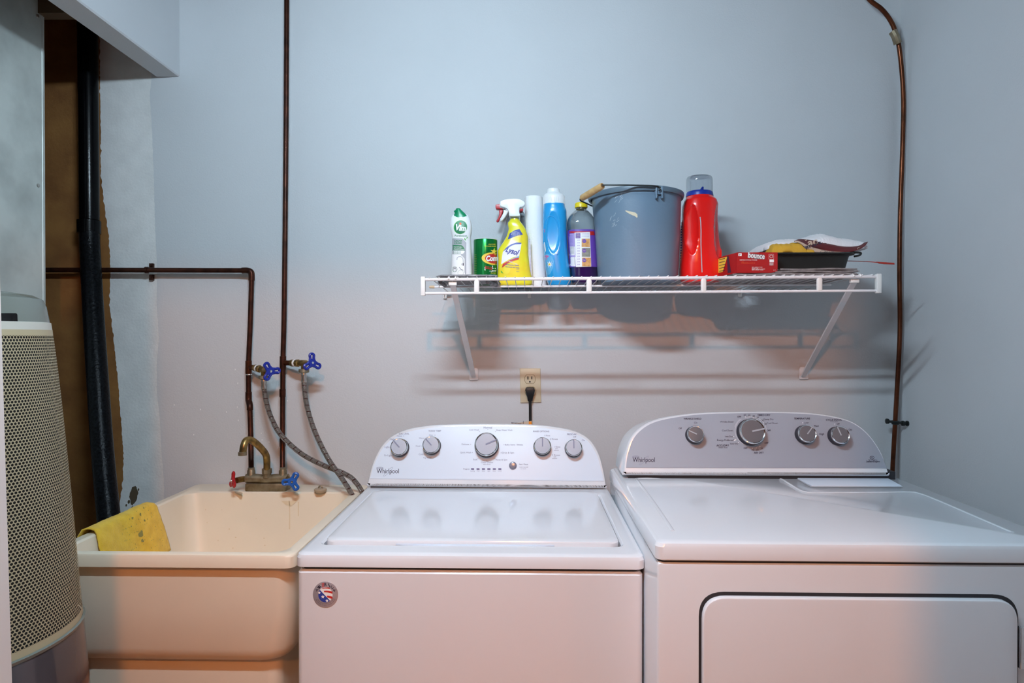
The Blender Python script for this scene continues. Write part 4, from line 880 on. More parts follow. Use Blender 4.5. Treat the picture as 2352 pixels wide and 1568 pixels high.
for x, s in ((sxa, -1), (sxb, 1)):
    d = deckz(x, 1.69); mb = MB(); box(mb, (x-0.006, CAMY+1.69-0.007, d-0.048), (x+0.006, CAMY+1.69+0.007, d+0.003), 0.002); mb.obj('rail_end_cap', 'cap_white', t)
def bracket(pt, pm, pb):
    top_ = at(*pt, 1.70); bot = at(*pb, 2.085); mb = MB(); w_ = 0.0075; th = 0.004
    dirv = (bot-top_).normalized(); side = Vector((1, 0, 0)); nn = dirv.cross(side).normalized()
    R = []
    for k, f in ((0, 1.0), (0.12, 1.0), (0.5, 1.1), (0.9, 1.1), (1, 0.9)):
        c = top_.lerp(bot, k); R.append([c+side*w_*f+nn*th, c-side*w_*f+nn*th, c-side*w_*f-nn*th*0.4, c+side*w_*f-nn*th*0.4])
    rings(mb, R); br = mb.obj('bracket', 'wire_white', t)
    mb = MB(); lp = fillet([(pb[0]-10, pb[1]-20), (pb[0]+10, pb[1]-20), (pb[0]+11, pb[1]+8), (pb[0]-10, pb[1]+9)], [6, 6, 3, 3], 4); slab(mb, [at(a, b, 2.0965) for a, b in lp], (0, -1, 0), 0.0055, 0.002); mb.obj('bracket_foot', 'wire_white', br)
    mb = MB(); lathe(mb, [(0, 0.0042), (0.0012, 0.0038), (0.0018, 0.0005)], at(pb[0], pb[1]-1, 2.0905), (0, -1, 0), 12); mb.obj('screw', 'steel', br)
    mb = MB(); x = top_.x; d = deckz(x, 1.69)
    for s in (-0.009, 0.009): tube(mb, [Vector((x+s, CAMY+1.69+0.0052*math.cos(a), d-0.0045+0.0056*math.sin(a))) for a in [pi*(0.0+1.0*k/8) for k in range(9)]], 0.0028, 6)
    box(mb, (x-0.011, CAMY+1.694, d-0.020), (x+0.011, CAMY+1.706, d-0.010), 0.002); mb.obj('bracket_hook', 'cap_white', br)
bracket((1040, 652), None, (1088, 864)); bracket((1962, 645), None, (1845, 862))
for px in (1022, 1216, 1700):
    x = at(px, 670, 2.09).x; mb = MB(); d = deckz(x, 2.078)
    box(mb, (x-0.006, -0.012, d-0.022), (x+0.006, -0.0022, d-0.002), 0.002); tube(mb, [Vector((x, CAMY+2.078+0.006*math.cos(a), d-0.0045+0.006*math.sin(a))) for a in [2*pi*k/10 for k in range(8)]], 0.002, 6)
    tube(mb, [(x, -0.014, d-0.016), (x, -0.002, d-0.016)], 0.003, 8); mb.obj('wall_clip', 'cap_white', t)

# ================================================================== THINGS ON THE SHELF
def bbase(px, D): x = at(px, 650, D).x; return Vector((x, CAMY+D, deckz(x, D)+0.0022))
# ---- cream cleanser bottle
D = 1.87; b = bbase(1060, D); b.z += 0.0105; t = thing('cleanser_bottle', b, 'white squeeze bottle with green slanted cap and green oval label, leftmost on the shelf', 'bottle')
vb = Loft([(494, 1040, 1075, 0.010), (499, 1036.5, 1077.5, 0.014), (507, 1034.5, 1081, 0.018), (520, 1034, 1084, 0.021), (535, 1036, 1083.5, 0.0215), (548, 1039, 1081.5, 0.020), (560, 1038.5, 1082, 0.020), (590, 1037.5, 1083, 0.021), (620, 1036.5, 1084, 0.022), (648, 1036, 1085, 0.022)], D, b.z, 2.6)
mb = MB(); vb.build(mb); mb.obj('bottle_body', 'white_plastic', t)
mb = MB(); cp = Loft([(478.5, 1049, 1056, 0.007), (480, 1047, 1058, 0.010), (486, 1045.5, 1064, 0.012), (492, 1043, 1070, 0.0135), (497, 1040, 1075.5, 0.0145), (502, 1037.5, 1077, 0.0155)], D); cp.build(mb); mb.obj('cap', 'green_cap', t)
mb = MB(); tube(mb, [at(1049, 484, D-0.004), at(1045, 486, D-0.012)], [0.005, 0.0035], 10); mb.obj('cap_spout', 'green_cap', t)
e0 = lambda a, b: vb.on(a, b, 0.0004); e1_ = lambda a, b: vb.on(a, b, 0.0008); e2_ = lambda a, b: vb.on(a, b, 0.0012); e3_ = lambda a, b: vb.on(a, b, 0.0016)
mb = MB(); patch(mb, ell(1057.5, 521.5, 15.2, 16, 0.5, 36), e0); mb.obj('label_oval', 'leaf_green', t)
mb = MB(); patch(mb, ell(1058, 521.5, 14, 15.2, 0.5, 36), e1_)
patch(mb, fillet([(1039, 562.5), (1062, 562.5), (1069, 575), (1038.5, 575)], [1, 9, 1, 1]), e1_, 3); mb.obj('label_green', 'green_print', t)
mb = MB(); patch(mb, fillet([(1038.8, 547), (1062, 547), (1071, 557), (1071, 590), (1071, 630), (1068, 630), (1067, 588), (1058, 584), (1038, 584)], 2), e0, 3, c=(1056, 572)); mb.obj('label_grey', 'grey_print', t)
mb = MB(); patch(mb, fillet([(1038.3, 575.6), (1069, 575.6), (1063, 583.5), (1038.2, 583.5)], [0, 6, 6, 0]), e1_, 3); patch(mb, fillet([(1038, 586), (1060, 586), (1067, 594), (1067, 634), (1038, 634)], [0, 8, 3, 0, 0]), e1_, 3)
text(mb, 'Vim', 1058.3, 523.5, 25, e2_, 0.05, rot=0.12, hs=1.15, shear=0.15)
for y, wd in ((566, 17), (568.5, 19), (571, 17), (573.3, 25)): text(mb, 'ELIMINE FACILEMENT' if wd > 18 else 'BRINGS BACK TO', 1042.5+wd/2, y, wd, e2_, 0.01)
mb.obj('label_white', 'white_print', t, smooth=False)
mb = MB(); patch(mb, ell(1057.5, 513.5, 2.6, 2.6, 0, 14), e3_, 1); mb.obj('label_dot', 'orange', t)
mb = MB(); text(mb, 'CREAM', 1052, 553, 18, e1_, 0.02); text(mb, 'CREME', 1052, 558.3, 18, e1_, 0.02); text(mb, 'Pureboost', 1058.5, 541.3, 28, e1_, 0.0)
for y in (577.3, 579.8, 582): text(mb, 'Cleans effectively', 1050, y, 17, e2_)
ribbon(mb, ell(1058, 627-0.5, 6.4, 6.6, 0, 26)[:26], 0.35, e2_, closed=True); ribbon(mb, ell(1044.5, 618, 5.6, 6, 0, 24), 0.6, e2_, closed=True)
mb.obj('label_lettering', 'green_print', t, smooth=False)
mb = MB(); ribbon(mb, [(1049.5, 597), (1050, 592), (1053, 589.5), (1057, 589), (1061, 590.5), (1063.3, 594), (1064, 600), (1064, 604)], 1.6, e2_); mb.obj('label_tap_picture', 'grey_print', t, smooth=False)
mb = MB(); ribbon(mb, [(1063.9, 604), (1064, 610)], 2.4, e2_); ribbon(mb, [(1060.6, 605), (1060.6, 609)], 0.8, e2_); text(mb, '360', 1044.5, 615.5, 6.5, e2_, 0.03); ribbon(mb, [(1041, 618), (1048, 618), (1048, 622), (1041, 622)], 0.8, e2_, closed=True); ribbon(mb, [(1055, 613.5), (1058, 618), (1064, 620.5)], 1.1, e2_); mb.obj('label_icons', 'ink', t, smooth=False)
mb = MB(); patch(mb, [(1065.5, 545.5), (1069, 548), (1070.5, 552.5), (1067, 550.5)], e2_, 1); patch(mb, [(1075, 543), (1073, 547), (1071, 548.5), (1072, 545)], e2_, 1); mb.obj('label_leaves', 'leaf_green', t)
# ---- powder can
D = 1.92; b = bbase(1115, D); t = thing('cleanser_can', b, 'shiny green round can of scouring powder left of the yellow spray bottle', 'can')
cn = Loft([(551.5, 1088.5, 1141.5, 0.0352, 2), (554, 1087.8, 1142.2, 0.036, 2), (650, 1087.8, 1142.2, 0.036, 2), (655, 1088.5, 1141.5, 0.0352, 2)], D, b.z, 2, 3)
mb = MB(); cn.build(mb, 48); mb.obj('can_body', 'can_green', t)
mb = MB(); p = at(1115, 551, D); r = (at(1142, 551, D)-at(1088, 551, D)).length/2; lathe(mb, [(-0.0015, r*0.97), (0.0, r*1.01), (0.0016, r*0.99), (0.0016, r*0.9), (0.0, r*0.88)], (p.x, p.y, cn.zt), (0, 0, 1), 40); mb.obj('can_lid', 'wire_white', t)
clampx = lambda P, hi: [(min(a, hi), b) for a, b in P]
c0, c1, c2, c3 = [(lambda e: (lambda a, b: cn.on(a, b, e)))(e) for e in (0.0004, 0.0008, 0.0012, 0.0016)]
mb = MB(); patch(mb, clampx(ell(1136, 594, 30, 14.5, 0.08, 40), 1140.8), c0, 4, c=(1122, 594)); patch(mb, star(1134.5, 577.5, 9, 3.2, 5, 0.1), c2, 1, c=(1134.5, 577.5))
for s, x, y, wd in (('SCRATCHES', 1130, 561, 16), ('THE CAUSE FOUND', 1126, 565.3, 26), ('CLEANSER', 1133, 627, 12)): text(mb, s, x, y, wd, c1, 0.03)
for i in range(14): text(mb, 'ingredients', 1092, 585+i*4, 5, c1)
mb.obj('label_yellow', 'yellow_print', t, smooth=False)
mb = MB(); patch(mb, clampx(ell(1138, 594, 24, 11.5, 0.08, 36), 1140.9), c1, 4, c=(1126, 594)); mb.obj('label_red', 'red_print', t)
mb = MB(); text(mb, 'Com', 1129.5, 593.5, 26, c3, 0.05, shear=0.2, hs=1.3, rot=-0.04); text(mb, 'Javel', 1134, 621.5, 12, c1, 0.03, shear=0.25); ribbon(mb, [(1124, 622.5), (1128, 622.5)], 1, c1); ribbon(mb, [(1133, 616), (1139, 616)], 1, c1)
for q, (s, y) in enumerate((('Scratch free', 614.5), ('No abrasive', 618.5))): ribbon(mb, [(1113, y+0.8), (1132, y-3)], 3.4, c1)
mb.obj('label_white', 'white_print', t, smooth=False)
mb = MB()
for s, y in (('Scratch free', 613), ('formula', 616.5)): text(mb, s, 1122.5, y, 17, c2, 0.03, rot=0.18)
mb.obj('label_lettering', 'red_print', t, smooth=False)
# ---- red trigger sprayer behind
def prism(mb, pts, D, half, bev=0.004, seg=3, sm=True):
    P = s2(pts+[pts[0]])[:-1] if sm else pts; L_ = [at(a, b, D+half) for a, b in P]; c = sum(L_, Vector())/len(L_)
    u, v = Vector((1, 0, 0)), Vector((0, 0, 1)); P2 = [((p-c).x, (p-c).z) for p in L_]; R = []
    for k in range(seg+1): a = pi/2*k/seg; R.append([c+u*q[0]+v*q[1]-Vector((0, bev-bev*math.sin(a), 0)) for q in inset2(P2, bev*(1-math.sin(a)))])
    for k in range(seg+1): a = pi/2*k/seg; R.append([c+u*q[0]+v*q[1]-Vector((0, 2*half-bev+bev*math.sin(a), 0)) for q in inset2(P2, bev*(1-math.cos(a)))])
    return rings(mb, R)
D = 2.035; b = bbase(1184, D); t = thing('spray_bottle', b, 'clear spray bottle with red trigger and teal liquid, behind the yellow one', 'spray bottle')
mb = MB(); prism(mb, [(1139.5, 473), (1151, 471), (1170, 468), (1190, 470), (1200, 477), (1201, 487), (1194, 489), (1180, 484), (1152, 483), (1140, 482)], D, 0.012, 0.0018); mb.obj('spray_head', 'red_trigger', t)
mb = MB(); prism(mb, [(1146, 484), (1155, 484), (1154, 492), (1149, 503), (1144.5, 511), (1140.5, 509), (1144, 502), (1147, 493)], D-0.003, 0.006, 0.002); mb.obj('trigger', 'red_trigger', t)
sb_ = Loft([(497, 1164, 1206, 0.018), (506, 1162, 1206, 0.019), (530, 1157, 1208, 0.022), (560, 1148, 1212, 0.026), (600, 1146, 1216, 0.028), (660, 1148, 1222, 0.028), (667, 1150, 1220, 0.026)], D, b.z, 2.6)
mb = MB(); sb_.build(mb); mb.obj('bottle_body', 'clear_bottle', t)
lq = Loft([(606, 1147.5, 1214.5, 0.026), (640, 1148.5, 1218.5, 0.026), (660, 1150, 1220.5, 0.026), (665, 1152, 1218, 0.024)], D, b.z+0.001, 2.6); mb = MB(); lq.build(mb); mb.obj('liquid', 'teal_liq', t)
mb = MB(); prism(mb, [(1176, 484), (1198, 486), (1204, 500), (1168, 500)], D, 0.013, 0.003); mb.obj('neck_collar', 'clear_bottle', t)
mb = MB(); tube(mb, [at(1186, 495, D), at(1182, 600, D)], 0.002, 8); mb.obj('dip_tube', 'tower_grey', t)
# ---- yellow spray bottle
D = 1.92; b = bbase(1183, D); t = thing('spray_bottle', b, 'yellow lemon cleaner spray bottle with white trigger head on the wire shelf', 'spray bottle')
ly = Loft([(503, 1171.5, 1193.5, 0.0125, 2.0), (507, 1170, 1194, 0.0135, 2.1), (513, 1166.5, 1198, 0.016), (520, 1167, 1203, 0.0175), (528, 1168, 1208, 0.018), (544, 1163.5, 1212.5, 0.0185), (556, 1157, 1213, 0.0195), (566, 1150.5, 1213, 0.021), (579, 1143.3, 1213.5, 0.022), (596, 1144.5, 1214.5, 0.0225), (624, 1143.5, 1218, 0.024), (648, 1142, 1222.5, 0.025), (657, 1143.5, 1222, 0.0245), (660, 1146, 1219, 0.022)], D, b.z, 2.8)
mb = MB(); ly.build(mb, 48); mb.obj('bottle_body', 'yellow_liq', t)
mb = MB(); nk = Loft([(498, 1171.5, 1193.5, 0.0125, 2), (506, 1170.5, 1194.5, 0.0125, 2)], D, None, 2, 2); nk.build(mb); mb.obj('neck', 'clear_plastic', t)
mb = MB(); prism(mb, [(1150, 467), (1156, 463.5), (1168, 461), (1185, 460.2), (1196, 462.5), (1205, 469), (1204.5, 475), (1199, 479), (1193.5, 481), (1193, 492), (1193.5, 499.5), (1171.5, 499.5), (1169.5, 492), (1166, 484), (1160, 480.5), (1151, 477)], D, 0.0135, 0.0018, 3); mb.obj('spray_head', 'white_plastic', t)
mb = MB(); prism(mb, [(1156, 480.5), (1167, 484), (1167, 489), (1162, 498), (1157, 505), (1153, 509), (1148.5, 508), (1149, 504.5), (1153, 497), (1157, 488)], D-0.002, 0.007, 0.003); mb.obj('trigger', 'white_plastic', t)
mb = MB(); c = at(1149.5, 472, D); lathe(mb, [(-0.002, 0.006), (0.006, 0.008)], c, (1, 0, 0), 12); mb.obj('nozzle', 'white_plastic', t)
l0, l1, l2, l3 = [(lambda e: (lambda a, b: ly.on(a, b, e)))(e) for e in (0.0005, 0.001, 0.0015, 0.002)]
mb = MB(); patch(mb, [(1171, 535.5), (1182, 528.5), (1193, 525.8), (1201, 538.5), (1185, 542), (1166, 550)], l0, 3); P = [(1155, 578), (1163, 568), (1175, 560), (1187, 556.5), (1198.5, 557.5), (1196, 560), (1186, 560), (1175, 564), (1164, 571)]
patch(mb, P, l1, 2, c=(1178, 561.5)); mb.obj('label_blue', 'blue_print', t)
mb = MB(); patch(mb, [(1155, 578), (1164, 570), (1176, 563), (1187, 559.5), (1198, 559.5), (1195.5, 574), (1192.5, 588), (1180, 590), (1166, 597), (1151, 607), (1153, 590)], l0, 4)
for y, wd in ((532, 17), (535, 20), (538, 22), (541, 24)): text(mb, 'Kills 99.9% of bacteria', 1185, y, wd, l2, 0.01, rot=0.25)
patch(mb, fillet([(1214, 548), (1219, 552), (1222, 630), (1216, 632)], 1), lambda a, b: ly.on(min(a, 1213), b, 0.0003)+Vector((0, 0.02, 0)) if False else ly.on(min(a, 1212.5), b, 0.0004), 1) if False else None
mb.obj('label_white', 'white_print', t, smooth=False)
mb = MB(); patch(mb, [(1152.5, 615), (1155, 606), (1167, 599), (1180, 593.5), (1192, 591.5), (1191, 596), (1180, 598.5), (1167, 604), (1157, 611)], l1, 2, c=(1172, 600)); mb.obj('label_red', 'red_print', t)
mb = MB(); patch(mb, [(1171, 596), (1182, 591.5), (1192.7, 588), (1192.3, 590.8), (1181, 593.5), (1170, 598)], l1, 1); mb.obj('label_light_blue', 'lightblue_print', t)
mb = MB(); text(mb, 'Lysol', 1177, 577, 31, l2, 0.03, rot=0.30, shear=0.3, hs=1.3)
text(mb, 'All-Purpose cleaner', 1177, 608.5, 31, l1, 0.02, rot=0.06); text(mb, 'Nettoyant tout usage', 1177, 613.5, 32, l1, 0.02, rot=0.1); text(mb, 'Lemon', 1189, 618.6, 7, l1); text(mb, 'citron', 1189.3, 623.3, 7, l1)
mb.obj('label_lettering', 'blue_print', t, smooth=False)
mb = MB(); text(mb, 'KILLS 99.9% viruses', 1174, 601.8, 31, l2, 0.01, rot=0.33); mb.obj('label_small_print', 'white_print', t, smooth=False)
mb = MB(); patch(mb, ell(1162, 622, 9, 7, 0, 24), l1, 3); patch(mb, ell(1168, 619, 4, 5, 0.3, 16), l2, 2); mb.obj('lemon_picture', 'lemon', t)
mb = MB(); patch(mb, [(1150, 621), (1153, 623), (1156, 628), (1151, 626)], l2, 1); mb.obj('leaf_picture', 'leaf_green', t)
# side label sleeve of the yellow bottle (back panel seen edge-on)
mb = MB(); P = [(1214.5, 550), (1218, 550), (1219.5, 590), (1221.5, 632), (1216, 632), (1213.5, 590)]
extrude(mb, [at(a, b, D+0.004) for a, b in P], (0, 0.003, 0)); bl = mb.obj('back_label', 'white_print', t)
mb = MB()
for i in range(24): y = 551+i*3.3; text(mb, 'ab', 1216.6+i*0.11, y, 2.6, lambda a, b: at(a, b, D+0.0036), 0.02, rot=pi/2)
mb.obj('back_label_lettering', 'purple_print', bl, smooth=False)
# ---- paper towel roll
D = 1.975; b = bbase(1234, D); t = thing('paper_towel_roll', b, 'thin roll of white paper towel standing beside the blue bottle', 'paper towels')
pt = Loft([(452.5, 1207, 1244, 0.0255, 2), (454.5, 1205.5, 1246, 0.0275, 2), (500, 1206.5, 1247.5, 0.0282, 2), (560, 1209, 1250, 0.0285, 2), (620, 1213, 1253, 0.0285, 2), (664, 1215, 1255.5, 0.0285, 2)], D, b.z, 2, 8, mod=lambda x, z: 0.0006*noise.noise(Vector((x*120, z*120, 0))))
mb = MB(); pt.build(mb, 56, True, False)
z, xc, hw, hd, e = pt.S[-1]
rings(mb, [[(xc+r_*math.cos(2*pi*k/56), CAMY+D+r_*math.sin(2*pi*k/56), z+dz) for k in range(56)] for r_, dz in ((hw, 0), (0.016, 0.0003))], False, False)
mb.obj('towel_roll', 'paper_towel', t)
mb = MB(); rings(mb, [[(xc+r_*math.cos(2*pi*k/32), CAMY+D+r_*math.sin(2*pi*k/32), z+dz) for k in range(32)] for r_, dz in ((0.0165, 0.0005), (0.016, -0.0008), (0.0145, -0.0008), (0.0145, 0.09))], False, True); mb.obj('cardboard_core', 'card', t)
# ---- blue softener bottle
D = 1.93; b = bbase(1283, D); t = thing('softener_bottle', b, 'tall blue fabric softener bottle with white cap and side handle', 'bottle')
zc = at(1270, 538, D).z; xcv = at(1270, 540, D).x
def bmod(x, z):
    q = ((x-xcv)/0.020)**2+((z-zc)/0.062)**2
    return 0.007*max(0.0, 1-q)**0.5 if q < 1 else 0.0
bb = Loft([(470, 1248.5, 1297, 0.030, 2.2), (474, 1248, 1297.5, 0.031, 2.2), (486, 1247, 1301, 0.033), (505, 1246.5, 1301.5, 0.034), (540, 1247, 1301.5, 0.034), (575, 1248.5, 1303, 0.0345), (610, 1251, 1306.5, 0.036), (635, 1254, 1310, 0.037), (655, 1257, 1311.5, 0.037), (663, 1260, 1309, 0.034)], D, b.z, 2.5, 10, mod=bmod)
mb = MB(); bb.build(mb, 96); mb.obj('bottle_body', 'blue_bottle', t)
mb = MB(); tube(mb, catmull([bb.on(a, b_, -0.0008) for a, b_ in ((1249, 560), (1251, 515), (1258, 499), (1268, 496), (1277, 505), (1284, 530), (1287, 560), (1283, 580), (1278, 585))], 5), 0.0024, 8); mb.obj('handle_ridge', 'blue_bottle', t)
bc = Loft([(433.5, 1259, 1283, 0.013, 2), (435, 1257, 1285, 0.0155, 2), (443, 1256.5, 1286.5, 0.017, 2), (446, 1251, 1292, 0.022, 2), (450, 1248.3, 1296.5, 0.027, 2), (455, 1247.8, 1297.5, 0.0285, 2), (471, 1248.5, 1297.5, 0.029, 2)], D, None, 2, 4)
mb = MB(); bc.build(mb, 40); cpo = mb.obj('cap', 'white_plastic', t)
mb = MB()
for k in range(40):
    a = 2*pi*k/40; r_ = 0.0300; x_ = (bc.S[-1][1]); tube(mb, [(x_+r_*1.065*math.cos(a), CAMY+D+0.0288*math.sin(a), bc.zb+0.003), (x_+r_*1.065*math.cos(a), CAMY+D+0.0285*math.sin(a), bc.zb+0.020)], 0.0009, 5)
mb.obj('cap_ribs', 'white_plastic', cpo)
b0, b1_, b2_ = [(lambda e: (lambda a, b: bb.on(a, b, e)))(e) for e in (0.0005, 0.001, 0.0015)]
mb = MB(); patch(mb, [(1249.5, 575), (1253, 582), (1261, 584), (1269, 590), (1272, 600), (1270, 615), (1264, 628), (1257, 634), (1254, 610)], b0, 3, c=(1260, 605)); mb.obj('label_light', 'lightblue_print', t)
mb = MB(); patch(mb, star(1262, 607, 8.5, 3.2, 9), b1_, 1, c=(1262, 607)); patch(mb, [(1249, 556), (1251, 556), (1254, 575), (1252, 580)], b0, 1); mb.obj('flower_picture', 'white_print', t)
mb = MB(); patch(mb, ell(1262, 607, 2.2, 2.2, 0, 12), b2_, 1); mb.obj('flower_centre', 'yellow_print', t)
mb = MB(); text(mb, 'cy', 1256, 589, 9, b1_, 0.05, rot=0.35, hs=1.5); patch(mb, ell(1249.5, 529, 2, 5, 0, 14), b0, 1); mb.obj('label_lettering', 'pink_print', t, smooth=False)
# ---- purple cleaner bottle
D = 1.93; b = bbase(1344, D); t = thing('floor_cleaner_bottle', b, 'clear bottle of purple cleaner with yellow cap beside the bucket', 'bottle')
pb = Loft([(478, 1322.5, 1347.5, 0.0165, 2), (482, 1322, 1348, 0.017, 2), (487, 1317, 1353, 0.022, 2), (494, 1310, 1359, 0.028, 2.1), (503, 1305, 1364, 0.033, 2.3), (512, 1302.5, 1366, 0.035), (520, 1302, 1367, 0.036), (530, 1303, 1368.5, 0.036), (575, 1306, 1371.5, 0.0365), (616, 1308.5, 1373.5, 0.0365), (640, 1310.5, 1375, 0.0365), (660, 1313.5, 1374.5, 0.035), (667, 1317, 1371, 0.031)], D, b.z, 2.5)
mb = MB(); pb.build(mb, 48, True, True); mb.obj('bottle_body', 'clear_bottle', t)
lq = Loft([(612, 1309.5, 1372.2, 0.0355), (640, 1311.3, 1374, 0.0355), (660, 1314.5, 1373.5, 0.034), (666, 1318, 1370, 0.030)], D, b.z+0.0012, 2.5); mb = MB(); lq.build(mb, 40); mb.obj('liquid', 'purple_liq', t)
yc_ = Loft([(466, 1322.5, 1346.5, 0.0155, 2), (468, 1320.5, 1349, 0.0175, 2), (477.5, 1320, 1349.5, 0.018, 2)], D, None, 2, 3); mb = MB(); yc_.build(mb, 32); mb.obj('cap', 'yellow_cap', t)
mb = MB(); nr_ = Loft([(477, 1323, 1347, 0.0165, 2), (482, 1323.5, 1347, 0.0165, 2)], D, None, 2, 2); nr_.build(mb, 28); mb.obj('neck_ring', 'brown_ring', t)
mb = MB(); sl = Loft([(531, 1303, 1368.5, 0.0366), (575, 1305.5, 1371.5, 0.0371), (615.5, 1308, 1373.8, 0.0371)], D, None, 2.5, 6); sl.build(mb, 48, False, False, grow=0.0004); mb.obj('label_sleeve', 'purple_print', t)
p0_, p1_, p2_, p3_ = [(lambda e: (lambda a, b: sl.on(a, b, e)))(e) for e in (0.0010, 0.0014, 0.0018, 0.0022)]
mb = MB(); patch(mb, quadp(1304, 531, 1368, 535, 6), p0_, 2); patch(mb, quadp(1355, 533, 1368.5, 540), p0_, 2); mb.obj('label_red_band', 'red_print', t)
mb = MB(); patch(mb, [(1305.5, 537), (1319, 535.5), (1321, 575), (1322.5, 612), (1310, 612), (1307, 575)], p0_, 3); mb.obj('label_lilac', 'lilac_print', t)
mb = MB(); patch(mb, [(1319.5, 534), (1355, 532.5), (1356.5, 570), (1358, 612), (1323, 613), (1321, 575)], p1_, 3); patch(mb, quadp(1307, 566, 1320, 586), p1_, 2); patch(mb, quadp(1308.5, 590, 1322, 611), p1_, 2); mb.obj('label_white', 'white_print', t)
mb = MB(); patch(mb, quadp(1336, 548, 1355, 567), p2_, 2); patch(mb, quadp(1337, 591.5, 1357, 611.5), p2_, 2); mb.obj('label_wood_pictures', 'wood_print', t)
mb = MB(); patch(mb, quadp(1336.5, 569, 1356, 589.5), p2_, 2); mb.obj('label_tile_picture', 'tile_print', t)
mb = MB(); patch(mb, quadp(1322, 535, 1333, 547), p2_, 2)
for y in (553.5, 575.5, 597.5): patch(mb, ell(1342, y, 4.5, 4.5, 0, 16), p3_, 1)
for i in range(10): text(mb, 'sols', 1329, 551+i*6.2, 6, p2_)
for i in range(3): text(mb, 'multi-surface cleaner', 1345, 536.5+i*3, 17, p2_)
for i in range(8): text(mb, 'directions', 1311.5, 541+i*3.2, 9, p2_)
mb.obj('label_purple', 'purple_print', t, smooth=False)
mb = MB()
for i in range(6): text(mb, 'WARNING', 1313.5, 567.5+i*3, 10, p2_, 0.02)
for i in range(8): ribbon(mb, [(1310, 591.5+i*2.2), (1320, 591.5+i*2.2)], 1.0 if i % 2 else 1.5, p2_)
mb.obj('label_barcode', 'ink', t, smooth=False)
mb = MB()
for y, s in ((537.5, 'FOUR'), (541, 'WAYS'), (544.5, 'MULTI')): text(mb, s, 1327.5, y, 8, p3_, 0.03)
for y in (553.5, 575.5, 597.5): text(mb, 'WOOD' if y < 570 else 'TILE', 1342, y, 6, lambda a, b: sl.on(a, b, 0.0026), 0.03)
mb.obj('label_lettering', 'cream_paper', t, smooth=False)
# ---- bucket
D = 1.88; b = bbase(1468, D); t = thing('bucket', b, 'grey-blue plastic bucket with wire handle and wooden grip', 'bucket')
bk = Loft([(452, 1360, 1562, 0.130, 2), (470, 1361, 1561.5, 0.128, 2), (560, 1371, 1559, 0.120, 2), (640, 1379, 1555, 0.113, 2), (655, 1381, 1553, 0.110, 2)], D, b.z, 2, 8)
mb = MB(); bk.build(mb, 80, False, True); z0_ = bk.zt; R = []
sec0 = bk.S[0]
for dz, sc_ in ((0, 0.975), (-0.10, 0.93), (-0.245, 0.86)): R.append([(sec0[1]+sec0[2]*sc_*math.cos(2*pi*k/80), CAMY+D+sec0[3]*sc_*math.sin(2*pi*k/80), z0_+dz) for k in range(80)])
rings(mb, R, False, True); mb.obj('bucket_body', 'bucket', t)
mb = MB(); R = []
def brim(k): # slight spout toward the left end
    a = 2*pi*k/80; sp_ = max(0, -math.cos(a))**24; return a, 1+0.035*sp_, 0.003*sp_
for dr_, dz in ((0.0, -0.012), (0.006, -0.012), (0.0085, -0.004), (0.0075, 0.001), (0.002, 0.003), (-0.003, 0.001), (-0.004, -0.004)):
    ring = []
    for k in range(80):
        a, f, h_ = brim(k); ring.append((sec0[1]+(sec0[2]+dr_)*f*math.cos(a), CAMY+D+(sec0[3]+dr_)*math.sin(a), z0_+dz+h_))
    R.append(ring)
rings(mb, R, False, False); mb.obj('rim', 'bucket_rim', t)
mb = MB(); L_ = on = bk.on(1514, 446, 0.0)
for px in (1506.5, 1519.5): a = bk.on(px, 434, 0.001); bb_ = bk.on(px, 457, 0.001); box(mb, (a.x-0.0022, min(a.y, bb_.y)-0.010, bb_.z), (a.x+0.0022, max(a.y, bb_.y)+0.006, z0_), 0.001)
a = bk.on(1513, 442, 0.001); box(mb, (a.x-0.012, a.y-0.006, a.z-0.006), (a.x+0.012, a.y+0.004, z0_), 0.002); mb.obj('handle_lug', 'bucket', t)
# bail: wire from the lug, rising over the near side to the wooden grip at the left, then back behind the rim
w0 = bk.on(1514, 438, 0.012); mb = MB()
wp_ = [w0, at(1517, 434, w0.y+2.1-0.003), at(1512, 428.5, w0.y+2.1), at(1495, 426.5, w0.y+2.1-0.01), at(1460, 425.5, 1.735), at(1430, 425, 1.73), at(1388, 425, 1.735), at(1384, 426, 1.735)]
tube(mb, catmull(wp_, 6), 0.0021, 8); g0, g1 = at(1384, 426.5, 1.735), at(1336, 455, 1.80)
mb2 = [g1+(g1-g0)*0.02, at(1332.5, 457, 1.81), at(1334, 461, 1.815), at(1345, 466, 1.84), at(1360, 473, 1.88)]
tube(mb, catmull(mb2, 6), 0.0021, 8); tube(mb, [g0, g1], 0.002, 8); mb.obj('wire_handle', 'wire_dark', t)
mb = MB(); tube(mb, [g0, g0.lerp(g1, 0.04), g0.lerp(g1, 0.5), g0.lerp(g1, 0.96), g1], [0.0080, 0.0092, 0.0096, 0.0092, 0.0075], 18)
mb.obj('wooden_grip', 'wood', t)
mb = MB(); lathe(mb, [(0.0005, 0.006), (-0.0008, 0.0045), (-0.0008, 0.0022)], g0, (g0-g1), 14); mb.obj('grip_end_hole', 'brown_board', t)
k0, k1 = [(lambda e: (lambda a, b: bk.on(a, b, e)))(e) for e in (0.0004, 0.0008)]
mb = MB(); patch(mb, [(1435.5, 484), (1438, 483), (1445, 485), (1452, 486), (1459, 488), (1464, 492), (1464.5, 499), (1462, 499.5), (1458, 496), (1452, 494), (1447, 491.5), (1441, 488)], k0, 2); mb.obj('torn_tape', 'tape', t)
mb = MB()
